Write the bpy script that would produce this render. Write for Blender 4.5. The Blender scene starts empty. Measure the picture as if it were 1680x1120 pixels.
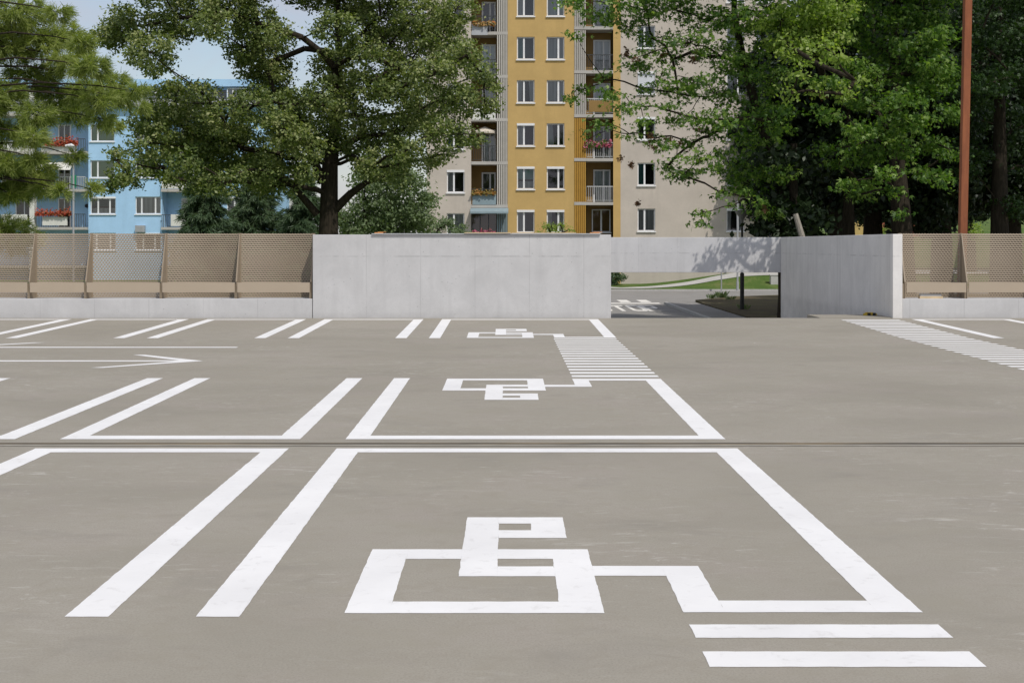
import bpy, bmesh, math, random
import numpy as np
from mathutils import Vector, Matrix, noise as pnoise

random.seed(7)
rng = np.random.default_rng(7)
R = math.radians
SC = bpy.context.scene
COL = SC.collection

# ------------------------------------------------------------------ camera model (metres)
F, U0, V0, H = 2138.0, 832.0, 402.0, 1.75      # focal length in px of the photo, vanishing point, eye height
def at(u, v, Y):                                # a sight line measured at distance Y
    return Vector(((u - U0) * Y / F, Y, H - (v - V0) * Y / F))
def xat(u, Y): return (u - U0) * Y / F
def zat(v, Y): return H - (v - V0) * Y / F

# ------------------------------------------------------------------ tagging / objects
def tag(o, label=None, cat=None, group=None, kind=None):
    if label: o['label'] = label
    if cat: o['category'] = cat
    if group: o['group'] = group
    if kind: o['kind'] = kind
    return o
def empty(name, loc=(0, 0, 0), rz=0.0):
    o = bpy.data.objects.new(name, None)
    o.location = loc; o.rotation_euler = (0, 0, rz); o.empty_display_size = .2
    COL.objects.link(o)
    return o
def copy_tree(o, parent=None):
    c = o.copy(); COL.objects.link(c)
    if parent is not None: c.parent = parent
    for ch in list(o.children): copy_tree(ch, c)
    return c

class MB:
    def __init__(s): s.v = []; s.f = []; s.m = []
    def poly(s, pts, mi=0):
        b = len(s.v); s.v += [tuple(p) for p in pts]; s.f.append(tuple(range(b, b + len(pts)))); s.m.append(mi); return s
    def box(s, x0, x1, y0, y1, z0, z1, mi=0):
        b = len(s.v)
        s.v += [(x0,y0,z0),(x1,y0,z0),(x1,y1,z0),(x0,y1,z0),(x0,y0,z1),(x1,y0,z1),(x1,y1,z1),(x0,y1,z1)]
        for q in ((0,3,2,1),(4,5,6,7),(0,1,5,4),(1,2,6,5),(2,3,7,6),(3,0,4,7)):
            s.f.append(tuple(b + i for i in q)); s.m.append(mi)
        return s
    def tube(s, pts, rad, n=7, cap=True, mi=0):
        pts = [Vector(p) for p in pts]
        rs = rad if isinstance(rad, (list, tuple)) else [rad] * len(pts)
        base = len(s.v); up = Vector((.137, .21, .97)).normalized()
        prev = None
        for i, p in enumerate(pts):
            d = (pts[min(i + 1, len(pts) - 1)] - pts[max(i - 1, 0)])
            d = d.normalized() if d.length > 1e-9 else Vector((0, 0, 1))
            if prev is None:
                a = d.cross(Vector((1, 0, 0)) if abs(d.x) < .9 else Vector((0, 1, 0))).normalized()
            else:
                a = (prev - d * prev.dot(d)).normalized()
            prev = a; b_ = d.cross(a)
            for k in range(n):
                t = 2 * math.pi * k / n
                s.v.append(tuple(p + (a * math.cos(t) + b_ * math.sin(t)) * rs[i]))
        for i in range(len(pts) - 1):
            for k in range(n):
                k2 = (k + 1) % n
                s.f.append((base + i*n + k, base + i*n + k2, base + (i+1)*n + k2, base + (i+1)*n + k)); s.m.append(mi)
        if cap:
            s.f.append(tuple(base + k for k in reversed(range(n)))); s.m.append(mi)
            e = base + (len(pts) - 1) * n
            s.f.append(tuple(e + k for k in range(n))); s.m.append(mi)
        return s
    def build(s, name, mat, parent=None, loc=None, bevel=0, smooth=False):
        me = bpy.data.meshes.new(name); me.from_pydata(s.v, [], s.f); me.update()
        mats = mat if isinstance(mat, (list, tuple)) else [mat]
        for m in mats: me.materials.append(m)
        if len(mats) > 1: me.polygons.foreach_set('material_index', s.m)
        o = bpy.data.objects.new(name, me); COL.objects.link(o)
        if parent is not None: o.parent = parent
        if loc is not None: o.location = loc
        if smooth: me.polygons.foreach_set('use_smooth', [True] * len(s.f))
        if bevel:
            md = o.modifiers.new('bevel', 'BEVEL'); md.width = bevel; md.segments = 2; md.limit_method = 'ANGLE'
        return o

# ------------------------------------------------------------------ materials
def nodes_of(name):
    m = bpy.data.materials.new(name); m.use_nodes = True
    nt = m.node_tree; nt.nodes.clear()
    out = nt.nodes.new('ShaderNodeOutputMaterial')
    return m, nt, out
def N(nt, t, **kw):
    n = nt.nodes.new(t)
    for k, v in kw.items(): setattr(n, k, v)
    return n
def ramp(nt, fac, stops):
    r = N(nt, 'ShaderNodeValToRGB')
    el = r.color_ramp.elements
    while len(el) < len(stops): el.new(.5)
    for e, (p, c) in zip(el, stops):
        e.position = p; e.color = (c[0], c[1], c[2], 1) if not isinstance(c, (int, float)) else (c, c, c, 1)
    nt.links.new(fac, r.inputs[0]); return r.outputs[0]
def noise(nt, vec, scale, detail=4, rough=.55, dist=0):
    n = N(nt, 'ShaderNodeTexNoise'); n.inputs['Scale'].default_value = scale
    n.inputs['Detail'].default_value = detail; n.inputs['Roughness'].default_value = rough
    n.inputs['Distortion'].default_value = dist
    if vec is not None: nt.links.new(vec, n.inputs['Vector'])
    return n.outputs['Fac']
def mapping(nt, scale=(1, 1, 1), coord='Object', rot=(0, 0, 0)):
    tc = N(nt, 'ShaderNodeTexCoord'); mp = N(nt, 'ShaderNodeMapping')
    mp.inputs['Scale'].default_value = scale; mp.inputs['Rotation'].default_value = rot
    nt.links.new(tc.outputs[coord], mp.inputs['Vector']); return mp.outputs[0]
def mix(nt, a, b, fac, mode='MIX'):
    m = N(nt, 'ShaderNodeMix', data_type='RGBA', blend_type=mode)
    for sock, val in ((m.inputs[6], a), (m.inputs[7], b)):
        if hasattr(val, 'is_linked'): nt.links.new(val, sock)
        else: sock.default_value = (*val, 1)
    if hasattr(fac, 'is_linked'): nt.links.new(fac, m.inputs[0])
    else: m.inputs[0].default_value = fac
    return m.outputs[2]
def bump(nt, height, strength, dist=.01):
    b = N(nt, 'ShaderNodeBump'); b.inputs['Strength'].default_value = strength; b.inputs['Distance'].default_value = dist
    nt.links.new(height, b.inputs['Height']); return b.outputs[0]
def mat(name, col, rough=.7, var=.12, scale=3.0, metal=0, bumpy=0, spec=.4):
    m, nt, out = nodes_of(name)
    p = N(nt, 'ShaderNodeBsdfPrincipled')
    p.inputs['Roughness'].default_value = rough; p.inputs['Metallic'].default_value = metal
    p.inputs['Specular IOR Level'].default_value = spec
    vec = mapping(nt)
    f = noise(nt, vec, scale, 6)
    c = ramp(nt, f, [(.25, [x * (1 - var) for x in col]), (.75, [min(1, x * (1 + var)) for x in col])])
    nt.links.new(c, p.inputs['Base Color'])
    if bumpy:
        nt.links.new(bump(nt, noise(nt, vec, scale * 14, 3), bumpy), p.inputs['Normal'])
    nt.links.new(p.outputs[0], out.inputs[0]); return m

def mat_deck():
    m, nt, out = nodes_of('deck coating')
    p = N(nt, 'ShaderNodeBsdfPrincipled')
    v1 = mapping(nt); v2 = mapping(nt, (.6, .9, 1)); v3 = mapping(nt, (1.0, 3.6, 1), rot=(0, 0, .12)); v4 = mapping(nt, (3.0, 9.0, 1), rot=(0, 0, -.1))
    big = noise(nt, v2, .55, 6, .6, .6)
    c = ramp(nt, big, [(.30, (.288, .263, .210)), (.52, (.326, .299, .243)), (.72, (.352, .323, .270))])
    hue = noise(nt, v1, .8, 5, .6, .3)
    c = mix(nt, c, (.345, .300, .262), ramp(nt, hue, [(.5, 0.0), (.75, .55)]))
    fine = noise(nt, v1, 90, 4, .75)
    c = mix(nt, c, (.22, .20, .165), ramp(nt, fine, [(.35, .6), (.55, 0.0)]))
    # pale scuffs, stretched along the driving direction, in patches
    patch = noise(nt, v1, .38, 3, .5)
    pf = ramp(nt, patch, [(.44, .04), (.64, 1.0)])
    sc1 = ramp(nt, noise(nt, v3, 2.6, 8, .68, 1.4), [(.575, 0.0), (.70, .75)])
    sc2 = ramp(nt, noise(nt, v4, 2.2, 6, .62, 1.2), [(.60, 0.0), (.71, .7)])
    s = mix(nt, sc1, sc2, 1.0, 'LIGHTEN')
    s = mix(nt, (0, 0, 0), s, pf)
    c = mix(nt, c, (.56, .535, .48), s)
    v5 = mapping(nt, (2.0, 2.4, 1)); m5 = noise(nt, v5, 3.2, 8, .72, .8)
    c = mix(nt, c, (.27, .24, .19), ramp(nt, m5, [(.50, 0.0), (.66, .45)]))
    m6 = noise(nt, v1, 2.3, 6, .65, .4)
    c = mix(nt, c, (.292, .266, .208), ramp(nt, m6, [(.52, 0.0), (.68, .5)]))
    # small dark oil spots
    vo = N(nt, 'ShaderNodeTexVoronoi'); vo.inputs['Scale'].default_value = .55; nt.links.new(v1, vo.inputs['Vector'])
    c = mix(nt, c, (.12, .11, .09), ramp(nt, vo.outputs['Distance'], [(.006, .75), (.016, 0.0)]))
    dirt = noise(nt, v2, 1.6, 7, .65, .5)
    c = mix(nt, c, (.235, .215, .18), ramp(nt, dirt, [(.56, 0.0), (.72, .5)]))
    nt.links.new(c, p.inputs['Base Color'])
    rr = ramp(nt, big, [(.3, .62), (.7, .8)]); nt.links.new(rr, p.inputs['Roughness'])
    p.inputs['Specular IOR Level'].default_value = .3
    nt.links.new(bump(nt, noise(nt, v1, 160, 3, .6), .25, .004), p.inputs['Normal'])
    nt.links.new(p.outputs[0], out.inputs[0]); return m
def mat_paint():
    m, nt, out = nodes_of('white road paint')
    p = N(nt, 'ShaderNodeBsdfPrincipled')
    v1 = mapping(nt)
    a = noise(nt, v1, 1.1, 5, .6)
    c = ramp(nt, a, [(.3, (.745, .735, .715)), (.7, (.845, .835, .81))])
    w = noise(nt, v1, 9, 8, .7, .5)
    c = mix(nt, c, (.55, .53, .50), ramp(nt, w, [(.56, 0.0), (.72, .55)]))
    nt.links.new(c, p.inputs['Base Color']); p.inputs['Roughness'].default_value = .6
    p.inputs['Specular IOR Level'].default_value = .3
    nt.links.new(bump(nt, noise(nt, v1, 150, 3, .6), .2, .004), p.inputs['Normal'])
    nt.links.new(p.outputs[0], out.inputs[0]); return m
def mat_concrete(name, base, seam=1.22, streak=.5, seamax='X'):
    m, nt, out = nodes_of(name)
    p = N(nt, 'ShaderNodeBsdfPrincipled')
    v1 = mapping(nt); v2 = mapping(nt, (2.2, 2.2, .16))
    lo = [x * .90 for x in base]; hi = [min(1, x * 1.07) for x in base]
    c = ramp(nt, noise(nt, v1, .9, 9, .72, .4), [(.34, lo), (.66, hi)])
    st = noise(nt, v2, 1.6, 6, .6)
    c = mix(nt, c, [x * .80 for x in base], ramp(nt, st, [(.5, 0.0), (.72, streak)]))
    gr = noise(nt, v1, 28, 6, .75)
    c = mix(nt, c, [x * .82 for x in base], ramp(nt, gr, [(.52, 0.0), (.72, .5)]))
    # air holes
    vo = N(nt, 'ShaderNodeTexVoronoi'); vo.inputs['Scale'].default_value = 6.5; nt.links.new(v1, vo.inputs['Vector'])
    c = mix(nt, c, [x * .5 for x in base], ramp(nt, vo.outputs['Distance'], [(.035, .8), (.085, 0.0)]))
    # formwork seams
    sep = N(nt, 'ShaderNodeSeparateXYZ'); nt.links.new(v1, sep.inputs[0])
    def mth(op, a, b):
        k = N(nt, 'ShaderNodeMath', operation=op)
        for i, val in enumerate((a, b)):
            if hasattr(val, 'is_linked'): nt.links.new(val, k.inputs[i])
            else: k.inputs[i].default_value = val
        return k.outputs[0]
    fr = mth('FRACT', mth('DIVIDE', mth('ADD', sep.outputs[seamax], 500.31), seam), 0)
    ln = mth('ABSOLUTE', mth('SUBTRACT', fr, .5), 0)
    sm = ramp(nt, ln, [(.0, 1.0), (.010, 0.0)])
    c = mix(nt, c, [x * .70 for x in base], mth('MULTIPLY', mth('MULTIPLY', sm, ramp(nt, noise(nt, v1, 1.7, 5, .6), [(.35, .2), (.6, 1.0)])), .75))
    zl = mth('ABSOLUTE', mth('SUBTRACT', sep.outputs['Z'], 1.497), 0)
    pl_ = mth('MULTIPLY', ramp(nt, zl, [(.004, 1.0), (.028, 0.0)]), ramp(nt, noise(nt, mapping(nt, (1.5, 1, 1)), 2.2, 6, .7), [(.42, 0.0), (.6, .8)]))
    c = mix(nt, c, [x * .74 for x in base], pl_)
    # damp foot
    gz = ramp(nt, sep.outputs['Z'], [(.10, 1.0), (.26, 0.0)])
    c = mix(nt, c, [x * .75 for x in base], mth('MULTIPLY', mth('MULTIPLY', gz, ramp(nt, noise(nt, v1, 2.4, 6, .7), [(.35, .2), (.62, 1.0)])), .7))
    nt.links.new(c, p.inputs['Base Color']); p.inputs['Roughness'].default_value = .85
    p.inputs['Specular IOR Level'].default_value = .25
    nt.links.new(bump(nt, gr, .25, .01), p.inputs['Normal'])
    nt.links.new(p.outputs[0], out.inputs[0]); return m
def mat_leaf(name, cols, trans=.35, rough=.5):
    m, nt, out = nodes_of(name)
    g = N(nt, 'ShaderNodeNewGeometry')
    tc = mapping(nt)
    n1 = noise(nt, tc, .45, 2)
    add = N(nt, 'ShaderNodeMath', operation='ADD'); nt.links.new(g.outputs['Random Per Island'], add.inputs[0]); nt.links.new(n1, add.inputs[1])
    hal = N(nt, 'ShaderNodeMath', operation='MULTIPLY'); nt.links.new(add.outputs[0], hal.inputs[0]); hal.inputs[1].default_value = .5
    k = len(cols)
    c = ramp(nt, hal.outputs[0], [(.2 + .6 * i / max(1, k - 1), cc) for i, cc in enumerate(cols)])
    p = N(nt, 'ShaderNodeBsdfPrincipled'); p.inputs['Roughness'].default_value = rough; p.inputs['Specular IOR Level'].default_value = .4
    nt.links.new(c, p.inputs['Base Color'])
    t = N(nt, 'ShaderNodeBsdfTranslucent')
    ct = mix(nt, c, (1.5, 1.7, .5), 1.0, 'MULTIPLY'); nt.links.new(ct, t.inputs[0])
    ms = N(nt, 'ShaderNodeMixShader'); ms.inputs[0].default_value = trans
    nt.links.new(p.outputs[0], ms.inputs[1]); nt.links.new(t.outputs[0], ms.inputs[2])
    nt.links.new(ms.outputs[0], out.inputs[0]); return m
def mat_glass(name='window glass', tint=(.90, .93, .93)):
    m, nt, out = nodes_of(name)
    tr = N(nt, 'ShaderNodeBsdfTransparent'); tr.inputs[0].default_value = (*tint, 1)
    gl = N(nt, 'ShaderNodeBsdfGlossy'); gl.inputs['Roughness'].default_value = .03
    vec = mapping(nt); nt.links.new(bump(nt, noise(nt, vec, 1.2, 2), .05, .02), gl.inputs['Normal'])
    lw = N(nt, 'ShaderNodeFresnel'); lw.inputs[0].default_value = 2.0
    ms = N(nt, 'ShaderNodeMixShader')
    nt.links.new(lw.outputs[0], ms.inputs[0]); nt.links.new(tr.outputs[0], ms.inputs[1]); nt.links.new(gl.outputs[0], ms.inputs[2])
    nt.links.new(ms.outputs[0], out.inputs[0]); return m
def mat_curtain(name, col):
    m, nt, out = nodes_of(name)
    vec = mapping(nt, (16, 1, .3)); c = ramp(nt, noise(nt, vec, 1.0, 3), [(.3, [x * .55 for x in col]), (.7, col)])
    p = N(nt, 'ShaderNodeBsdfPrincipled'); p.inputs['Roughness'].default_value = .9
    nt.links.new(c, p.inputs['Base Color']); nt.links.new(p.outputs[0], out.inputs[0]); return m
def mat_ground(name, stops, scale, scale2=18):
    m, nt, out = nodes_of(name)
    p = N(nt, 'ShaderNodeBsdfPrincipled'); p.inputs['Roughness'].default_value = .95; p.inputs['Specular IOR Level'].default_value = .15
    vec = mapping(nt)
    a = noise(nt, vec, scale, 7, .65, .4); b = noise(nt, vec, scale2, 5, .7)
    add = mix(nt, a, b, .4)
    c = ramp(nt, add, stops)
    nt.links.new(c, p.inputs['Base Color'])
    nt.links.new(bump(nt, b, .6, .05), p.inputs['Normal'])
    nt.links.new(p.outputs[0], out.inputs[0]); return m
def mat_stucco(name, col):
    m, nt, out = nodes_of(name)
    p = N(nt, 'ShaderNodeBsdfPrincipled'); p.inputs['Roughness'].default_value = .9; p.inputs['Specular IOR Level'].default_value = .15
    v1 = mapping(nt); v2 = mapping(nt, (1.2, 1.2, .12))
    c = ramp(nt, noise(nt, v1, .7, 7, .65), [(.3, [x * .9 for x in col]), (.7, [x * 1.06 for x in col])])
    c = mix(nt, c, [x * .72 for x in col], ramp(nt, noise(nt, v2, 1.1, 6, .65), [(.52, 0.0), (.75, .4)]))
    g = noise(nt, v1, 9, 5, .7)
    c = mix(nt, c, [x * .84 for x in col], ramp(nt, g, [(.5, 0.0), (.7, .45)]))
    nt.links.new(c, p.inputs['Base Color'])
    nt.links.new(bump(nt, noise(nt, v1, 30, 4, .7), .3, .02), p.inputs['Normal'])
    nt.links.new(p.outputs[0], out.inputs[0]); return m
def mat_bark(name, a, b):
    m, nt, out = nodes_of(name)
    p = N(nt, 'ShaderNodeBsdfPrincipled'); p.inputs['Roughness'].default_value = .95; p.inputs['Specular IOR Level'].default_value = .1
    v = mapping(nt, (9, 9, 1.6)); f = noise(nt, v, 1.6, 7, .7, .6)
    nt.links.new(ramp(nt, f, [(.3, a), (.7, b)]), p.inputs['Base Color'])
    nt.links.new(bump(nt, f, .9, .05), p.inputs['Normal'])
    nt.links.new(p.outputs[0], out.inputs[0]); return m
def mat_rust():
    m, nt, out = nodes_of('rusted steel')
    p = N(nt, 'ShaderNodeBsdfPrincipled'); p.inputs['Roughness'].default_value = .8
    v = mapping(nt, (5, 5, .8)); f = noise(nt, v, 1.5, 8, .7, .4)
    c = ramp(nt, f, [(.3, (.19, .058, .022)), (.6, (.285, .092, .034)), (.8, (.33, .125, .055))])
    nt.links.new(c, p.inputs['Base Color']); nt.links.new(p.outputs[0], out.inputs[0]); return m

M = {}
M['deck'] = mat_deck(); M['paint'] = mat_paint()
M['concrete'] = mat_concrete('fair faced concrete', (.555, .55, .545))
M['concrete_y'] = mat_concrete('fair faced concrete, board marked', (.74, .72, .69), seam=.78, streak=.75, seamax='Y')
M['mesh'] = mat('beige coated expanded metal', (.300, .240, .170), .5, .05, 2, spec=.4)
M['rail'] = mat('beige coated sheet', (.42, .345, .258), .5, .05, 1.2, spec=.35)
M['rubber'] = mat('joint rubber', (.045, .04, .034), .8, .5, 4)
M['metal'] = mat('galvanised steel', (.42, .42, .40), .45, .15, 6, metal=.3)
M['dirt'] = mat('joint dirt', (.25, .2, .12), .95, .5, 5)
M['wood'] = mat('pale timber', (.60, .47, .30), .8, .15, 5)
M['greyboard'] = mat('grey sheet', (.42, .43, .44), .7, .1, 4)
M['orange'] = mat('orange wood wedge', (.62, .30, .12), .8, .2, 8)
M['yellow'] = mat('yellow lacquer', (.62, .43, .05), .6, .2, 8)
M['black'] = mat('black', (.015, .015, .015), .6, .2, 8)
M['asphalt'] = mat_ground('asphalt', [(.3, (.25, .24, .222)), (.7, (.33, .318, .295))], .5, 25)
M['ramp'] = mat_ground('ramp concrete', [(.3, (.26, .25, .24)), (.7, (.33, .32, .31))], .5, 25)
M['paving'] = mat_ground('paving', [(.3, (.40, .39, .365)), (.7, (.54, .53, .50))], .8, 12)
M['lawn'] = mat_ground('lawn', [(.3, (.045, .095, .018)), (.5, (.085, .14, .030)), (.66, (.19, .19, .075)), (.8, (.30, .27, .15))], .45, 6)
M['soil'] = mat_ground('dry soil', [(.3, (.06, .05, .035)), (.5, (.11, .09, .055)), (.62, (.13, .13, .05)), (.75, (.25, .21, .13))], .7, 7)
M['roadpaint'] = mat('worn road paint', (.80, .77, .70), .8, .2, 3)
M['ochre'] = mat_stucco('ochre render', (.56, .382, .15))
M['grey'] = mat_stucco('grey beige render', (.56, .50, .425))
M['blue'] = mat_stucco('light blue render', (.43, .665, .89))
M['blue_dark'] = mat_stucco('blue render in the recess', (.25, .42, .62))
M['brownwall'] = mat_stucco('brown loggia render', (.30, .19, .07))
M['pvc'] = mat('white window plastic', (.80, .80, .79), .4, .04, 3)
M['glass'] = mat_glass()
M['cur_w'] = mat_curtain('white net curtain', (.86, .87, .86))
M['cur_t'] = mat_curtain('teal curtain', (.14, .36, .34))
M['cur_g'] = mat_curtain('grey curtain', (.78, .80, .80))
M['blind'] = mat('teal blind', (.24, .48, .43), .8, .1, 3)
M['shutter'] = mat('white roller shutter', (.68, .70, .72), .6, .06, 4)
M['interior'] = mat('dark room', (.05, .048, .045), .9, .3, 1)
M['slat_w'] = mat('white grey slats', (.56, .53, .47), .7, .08, 3)
M['slat_o'] = mat('ochre slats', (.55, .31, .055), .7, .08, 3)
M['slatback'] = mat('slat backing', (.17, .15, .12), .9, .1, 3)
M['slatback_o'] = mat('ochre slat backing', (.24, .13, .02), .9, .1, 3)
M['slab'] = mat_stucco('concrete balcony slab', (.48, .455, .41))
M['rail_dark'] = mat('dark railing', (.05, .052, .05), .6, .2, 4)
M['rail_light'] = mat('light railing', (.55, .55, .53), .6, .1, 4)
M['panel_w'] = mat('white balcony panel', (.70, .69, .63), .7, .08, 3)
M['awning'] = mat('blue grey awning', (.24, .31, .33), .8, .12, 4)
M['greenblind'] = mat('green blind', (.36, .52, .27), .8, .08, 4)
M['green_dark'] = mat('dark green blind', (.03, .10, .10), .8, .1, 4)
M['lamp'] = mat('dark lamp paint', (.035, .033, .03), .5, .2, 4)
M['lamphead'] = mat('grey lamp shade', (.22, .215, .20), .5, .1, 4)
M['whitelamp'] = mat('white lamp cover', (.75, .75, .73), .5, .05, 4)
M['steelpost'] = mat('grey post', (.38, .39, .39), .5, .1, 4)
M['rust'] = mat_rust()
M['bark'] = mat_bark('dark bark', (.018, .015, .011), (.062, .050, .036))
M['bark_pale'] = mat_bark('brown bark', (.05, .04, .028), (.13, .10, .07))
M['deadwood'] = mat_bark('pale dead wood', (.28, .25, .21), (.42, .38, .33))
M['oak_leaf'] = mat_leaf('oak leaves', [(.052, .086, .022), (.120, .165, .042), (.215, .26, .085), (.36, .37, .165)], .32)
M['maple_leaf'] = mat_leaf('maple leaves', [(.030, .075, .012), (.068, .146, .020), (.15, .255, .042), (.31, .41, .12)], .42)
M['maple_bright'] = mat_leaf('yellow green leaves', [(.11, .18, .03), (.22, .31, .06), (.38, .45, .14)], .45)
M['dark_shade_leaf'] = mat_leaf('evergreen leaves darkened for shade', [(.008, .018, .006), (.016, .032, .009), (.028, .05, .014)], .15)  # evergreen tone with the shade inside the tree group painted in
M['maple_leaf_shade'] = mat_leaf('maple leaves darkened for shade', [(.014, .036, .008), (.028, .062, .012), (.05, .10, .02)], .25)  # darker copy of the maple leaves, shade put into the colour
M['mid_leaf'] = mat_leaf('far leaves', [(.10, .15, .07), (.16, .22, .10), (.23, .29, .16)], .28)
M['pine_leaf'] = mat_leaf('pine needles', [(.12, .17, .04), (.26, .31, .08), (.42, .45, .15)], .35)
M['spruce_leaf'] = mat_leaf('spruce needles', [(.045, .085, .045), (.09, .145, .07), (.15, .21, .11)], .2)
M['brown_leaf'] = mat_leaf('withered leaves', [(.06, .03, .014), (.13, .06, .03), (.19, .10, .05)], .3)
M['red_flower'] = mat_leaf('red flowers', [(.34, .045, .02), (.46, .085, .035), (.05, .10, .02)], .2)
M['pink_flower'] = mat_leaf('pink flowers', [(.35, .05, .10), (.50, .12, .2), (.06, .11, .03)], .2)
M['orange_flower'] = mat_leaf('orange flowers', [(.45, .16, .04), (.30, .2, .05), (.06, .11, .02)], .2)
M['cloth'] = mat('patterned cloth', (.62, .55, .45), .9, .35, 9)
M['greencloth'] = mat('green cloth', (.02, .22, .11), .9, .2, 5)
M['yellowwall'] = mat_stucco('yellow render', (.55, .40, .16))
M['redroof'] = mat('red wall tiles', (.35, .12, .07), .9, .2, 5)

# ------------------------------------------------------------------ parking deck
NODES = [(-14.0, -1.75), (11.47, -1.75), (11.83, -1.761), (16.85, -1.728), (24.0, -1.708), (28.8, -1.638), (31.0, -1.634)]
def deckz(Y):
    for (a, za), (b, zb) in zip(NODES, NODES[1:]):
        if Y <= b: return H + za + (zb - za) * (Y - a) / (b - a)
    return H + NODES[-1][1]
def ground_Y(v):                                  # distance at which the deck shows at picture row v
    lo, hi = 3.0, 31.0
    for _ in range(60):
        mid = (lo + hi) / 2
        if V0 + (H - deckz(mid)) * F / mid > v: lo = mid
        else: hi = mid
    return lo
EDGE = 29.28                                     # deck edge above the ramp
WL, WR = 2.33, 8.65                              # clear width of the ramp
mb = MB()
def deck_strip(x0, x1, ys):
    for a, b in zip(ys, ys[1:]):
        mb.poly([(x0, a, deckz(a)), (x1, a, deckz(a)), (x1, b, deckz(b)), (x0, b, deckz(b))])
ys = [n[0] for n in NODES[:-1]] + [EDGE]
for x0, x1 in ((-45, WL), (WL, 7.02), (7.02, WR), (WR, 45)): deck_strip(x0, x1, ys)
for x0, x1 in ((-45, WL), (WR, 45)): deck_strip(x0, x1, [EDGE, 29.4])
mb.poly([(WL, EDGE, deckz(EDGE)), (7.02, EDGE, deckz(EDGE)), (7.02, EDGE, -.6), (WL, EDGE, -.6)])
deck = mb.build('parking_deck', M['deck']); tag(deck, kind='structure')
wk = MB().box(7.02, WR, EDGE, 30.5, -1.1, deckz(29.2) + .012).build('ramp_walkway', M['deck'], deck)

def marking(name, rects, mp=lambda x, y: (x, y), label=None, quads=()):
    """white paint 4 mm above the deck, following its falls"""
    bm = bmesh.new()
    polys = [[mp(a, c), mp(b, c), mp(b, d), mp(a, d)] for a, b, c, d in rects] + [[mp(*q) for q in qd] for qd in quads]
    def rag(pl):
        out = []
        for (xa, ya), (xb, yb) in zip(pl, pl[1:] + pl[:1]):
            n_ = max(1, min(160, int(math.hypot(xb - xa, yb - ya) / .035)))
            if max(ya, yb) > 17: n_ = 1
            for i in range(n_):
                x, y = xa + (xb - xa) * i / n_, ya + (yb - ya) * i / n_
                w_ = pnoise.noise_vector(Vector((x * 9, y * 9, .3))) * .0035 + pnoise.noise_vector(Vector((x * 30, y * 30, 4.3))) * .0028
                out.append((x + w_.x, y + w_.y))
        return out
    polys = [rag(p_) for p_ in polys]
    for pl in polys:
        bm.faces.new([bm.verts.new((x, y, 0)) for x, y in pl])
    for yn, _ in NODES[1:-1]:
        bmesh.ops.bisect_plane(bm, geom=bm.verts[:] + bm.edges[:] + bm.faces[:], plane_co=(0, yn, 0), plane_no=(0, 1, 0))
    bmesh.ops.recalc_face_normals(bm, faces=bm.faces[:])
    for f in bm.faces:
        if f.normal.z < 0: f.normal_flip()
    for v in bm.verts: v.co.z = deckz(v.co.y) + .002
    me = bpy.data.meshes.new(name); bm.to_mesh(me); bm.free(); me.materials.append(M['paint'])
    o = bpy.data.objects.new(name, me); COL.objects.link(o); o.parent = deck
    if label: o['label'] = label
    return o

a_, b_, h_, v_, hb, er, r_, R_ = -.776, -.564, -.257, -.052, .148, .356, .254, .463
SYMBOL = [(h_, v_, 6.89, 8.38), (v_, er, 8.19, 8.38), (hb, er, 8.0, 8.19), (v_, er, 7.79, 8.0),
          (a_, b_, 6.20, 7.50), (b_, h_, 7.27, 7.50), (v_, R_, 7.27, 7.50), (r_, R_, 6.40, 7.27), (v_, r_, 6.89, 7.10), (b_, R_, 6.20, 6.40)]
OUT = [(-1.468, -1.262, 6.14, 11.22), (-1.262, 1.77, 11.01, 11.22), (1.77, 1.982, 6.214, 11.22),
       (1.041, 1.77, 6.214, 6.417), (.841, 1.041, 6.214, 7.11), (R_, .841, 6.90, 7.11)]
def m_near(x, y): return (x, y)
def m_mid(x, y): return (x, 16.85 - (y - 6.214) * 1.003)
def m_back(x, y): return (x + .03, 24.0 + (y - 6.214) * .96)
for mp, where in ((m_near, 'nearest'), (m_mid, 'middle row'), (m_back, 'row by the wall')):
    marking('bay_outline', OUT, mp, 'wide white bay outline of the %s wheelchair bay' % where)
    marking('wheelchair_symbol', SYMBOL, mp, 'angular white wheelchair symbol in the %s bay' % where)
def plain_bay(xr, mp, w=2.18):
    xl = xr - w
    marking('bay_outline', [(xl, xl + .205, 6.14, 11.22), (xr - .205, xr, 6.14, 11.22), (xl + .205, xr - .205, 11.01, 11.22)], mp)
for j in range(4):
    plain_bay(-1.88 - 2.59 * j, m_near); plain_bay(-1.88 - 2.59 * j, m_mid)
for j in range(7): plain_bay(-1.88 - 2.59 * j, m_back)
for j in range(4): plain_bay(11.08 + 2.59 * j, m_back)
marking('zebra_crossing', [(.841, 1.99, 6.014 - .4 * k - .205 - .03 * (k > 1), 6.014 - .4 * k - .03 * (k > 1)) for k in range(8)], m_near, 'white stripes in front of the nearest wheelchair bay')
n = 16; g = (24.0 - 16.85) / (2 * n + 1)
marking('zebra_crossing', [(.841 + .01, 1.99, 16.85 + g * (2 * k + 1), 16.85 + g * (2 * k + 2)) for k in range(n)], m_near, 'white stripes between the middle and the far wheelchair bay')
marking('zebra_crossing', [(7.33 - .008 * k, 8.60 - .008 * k, 28.62 - .4 * k - .2, 28.62 - .4 * k) for k in range(30)], m_near, 'long white striped walkway along the ramp')
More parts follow.
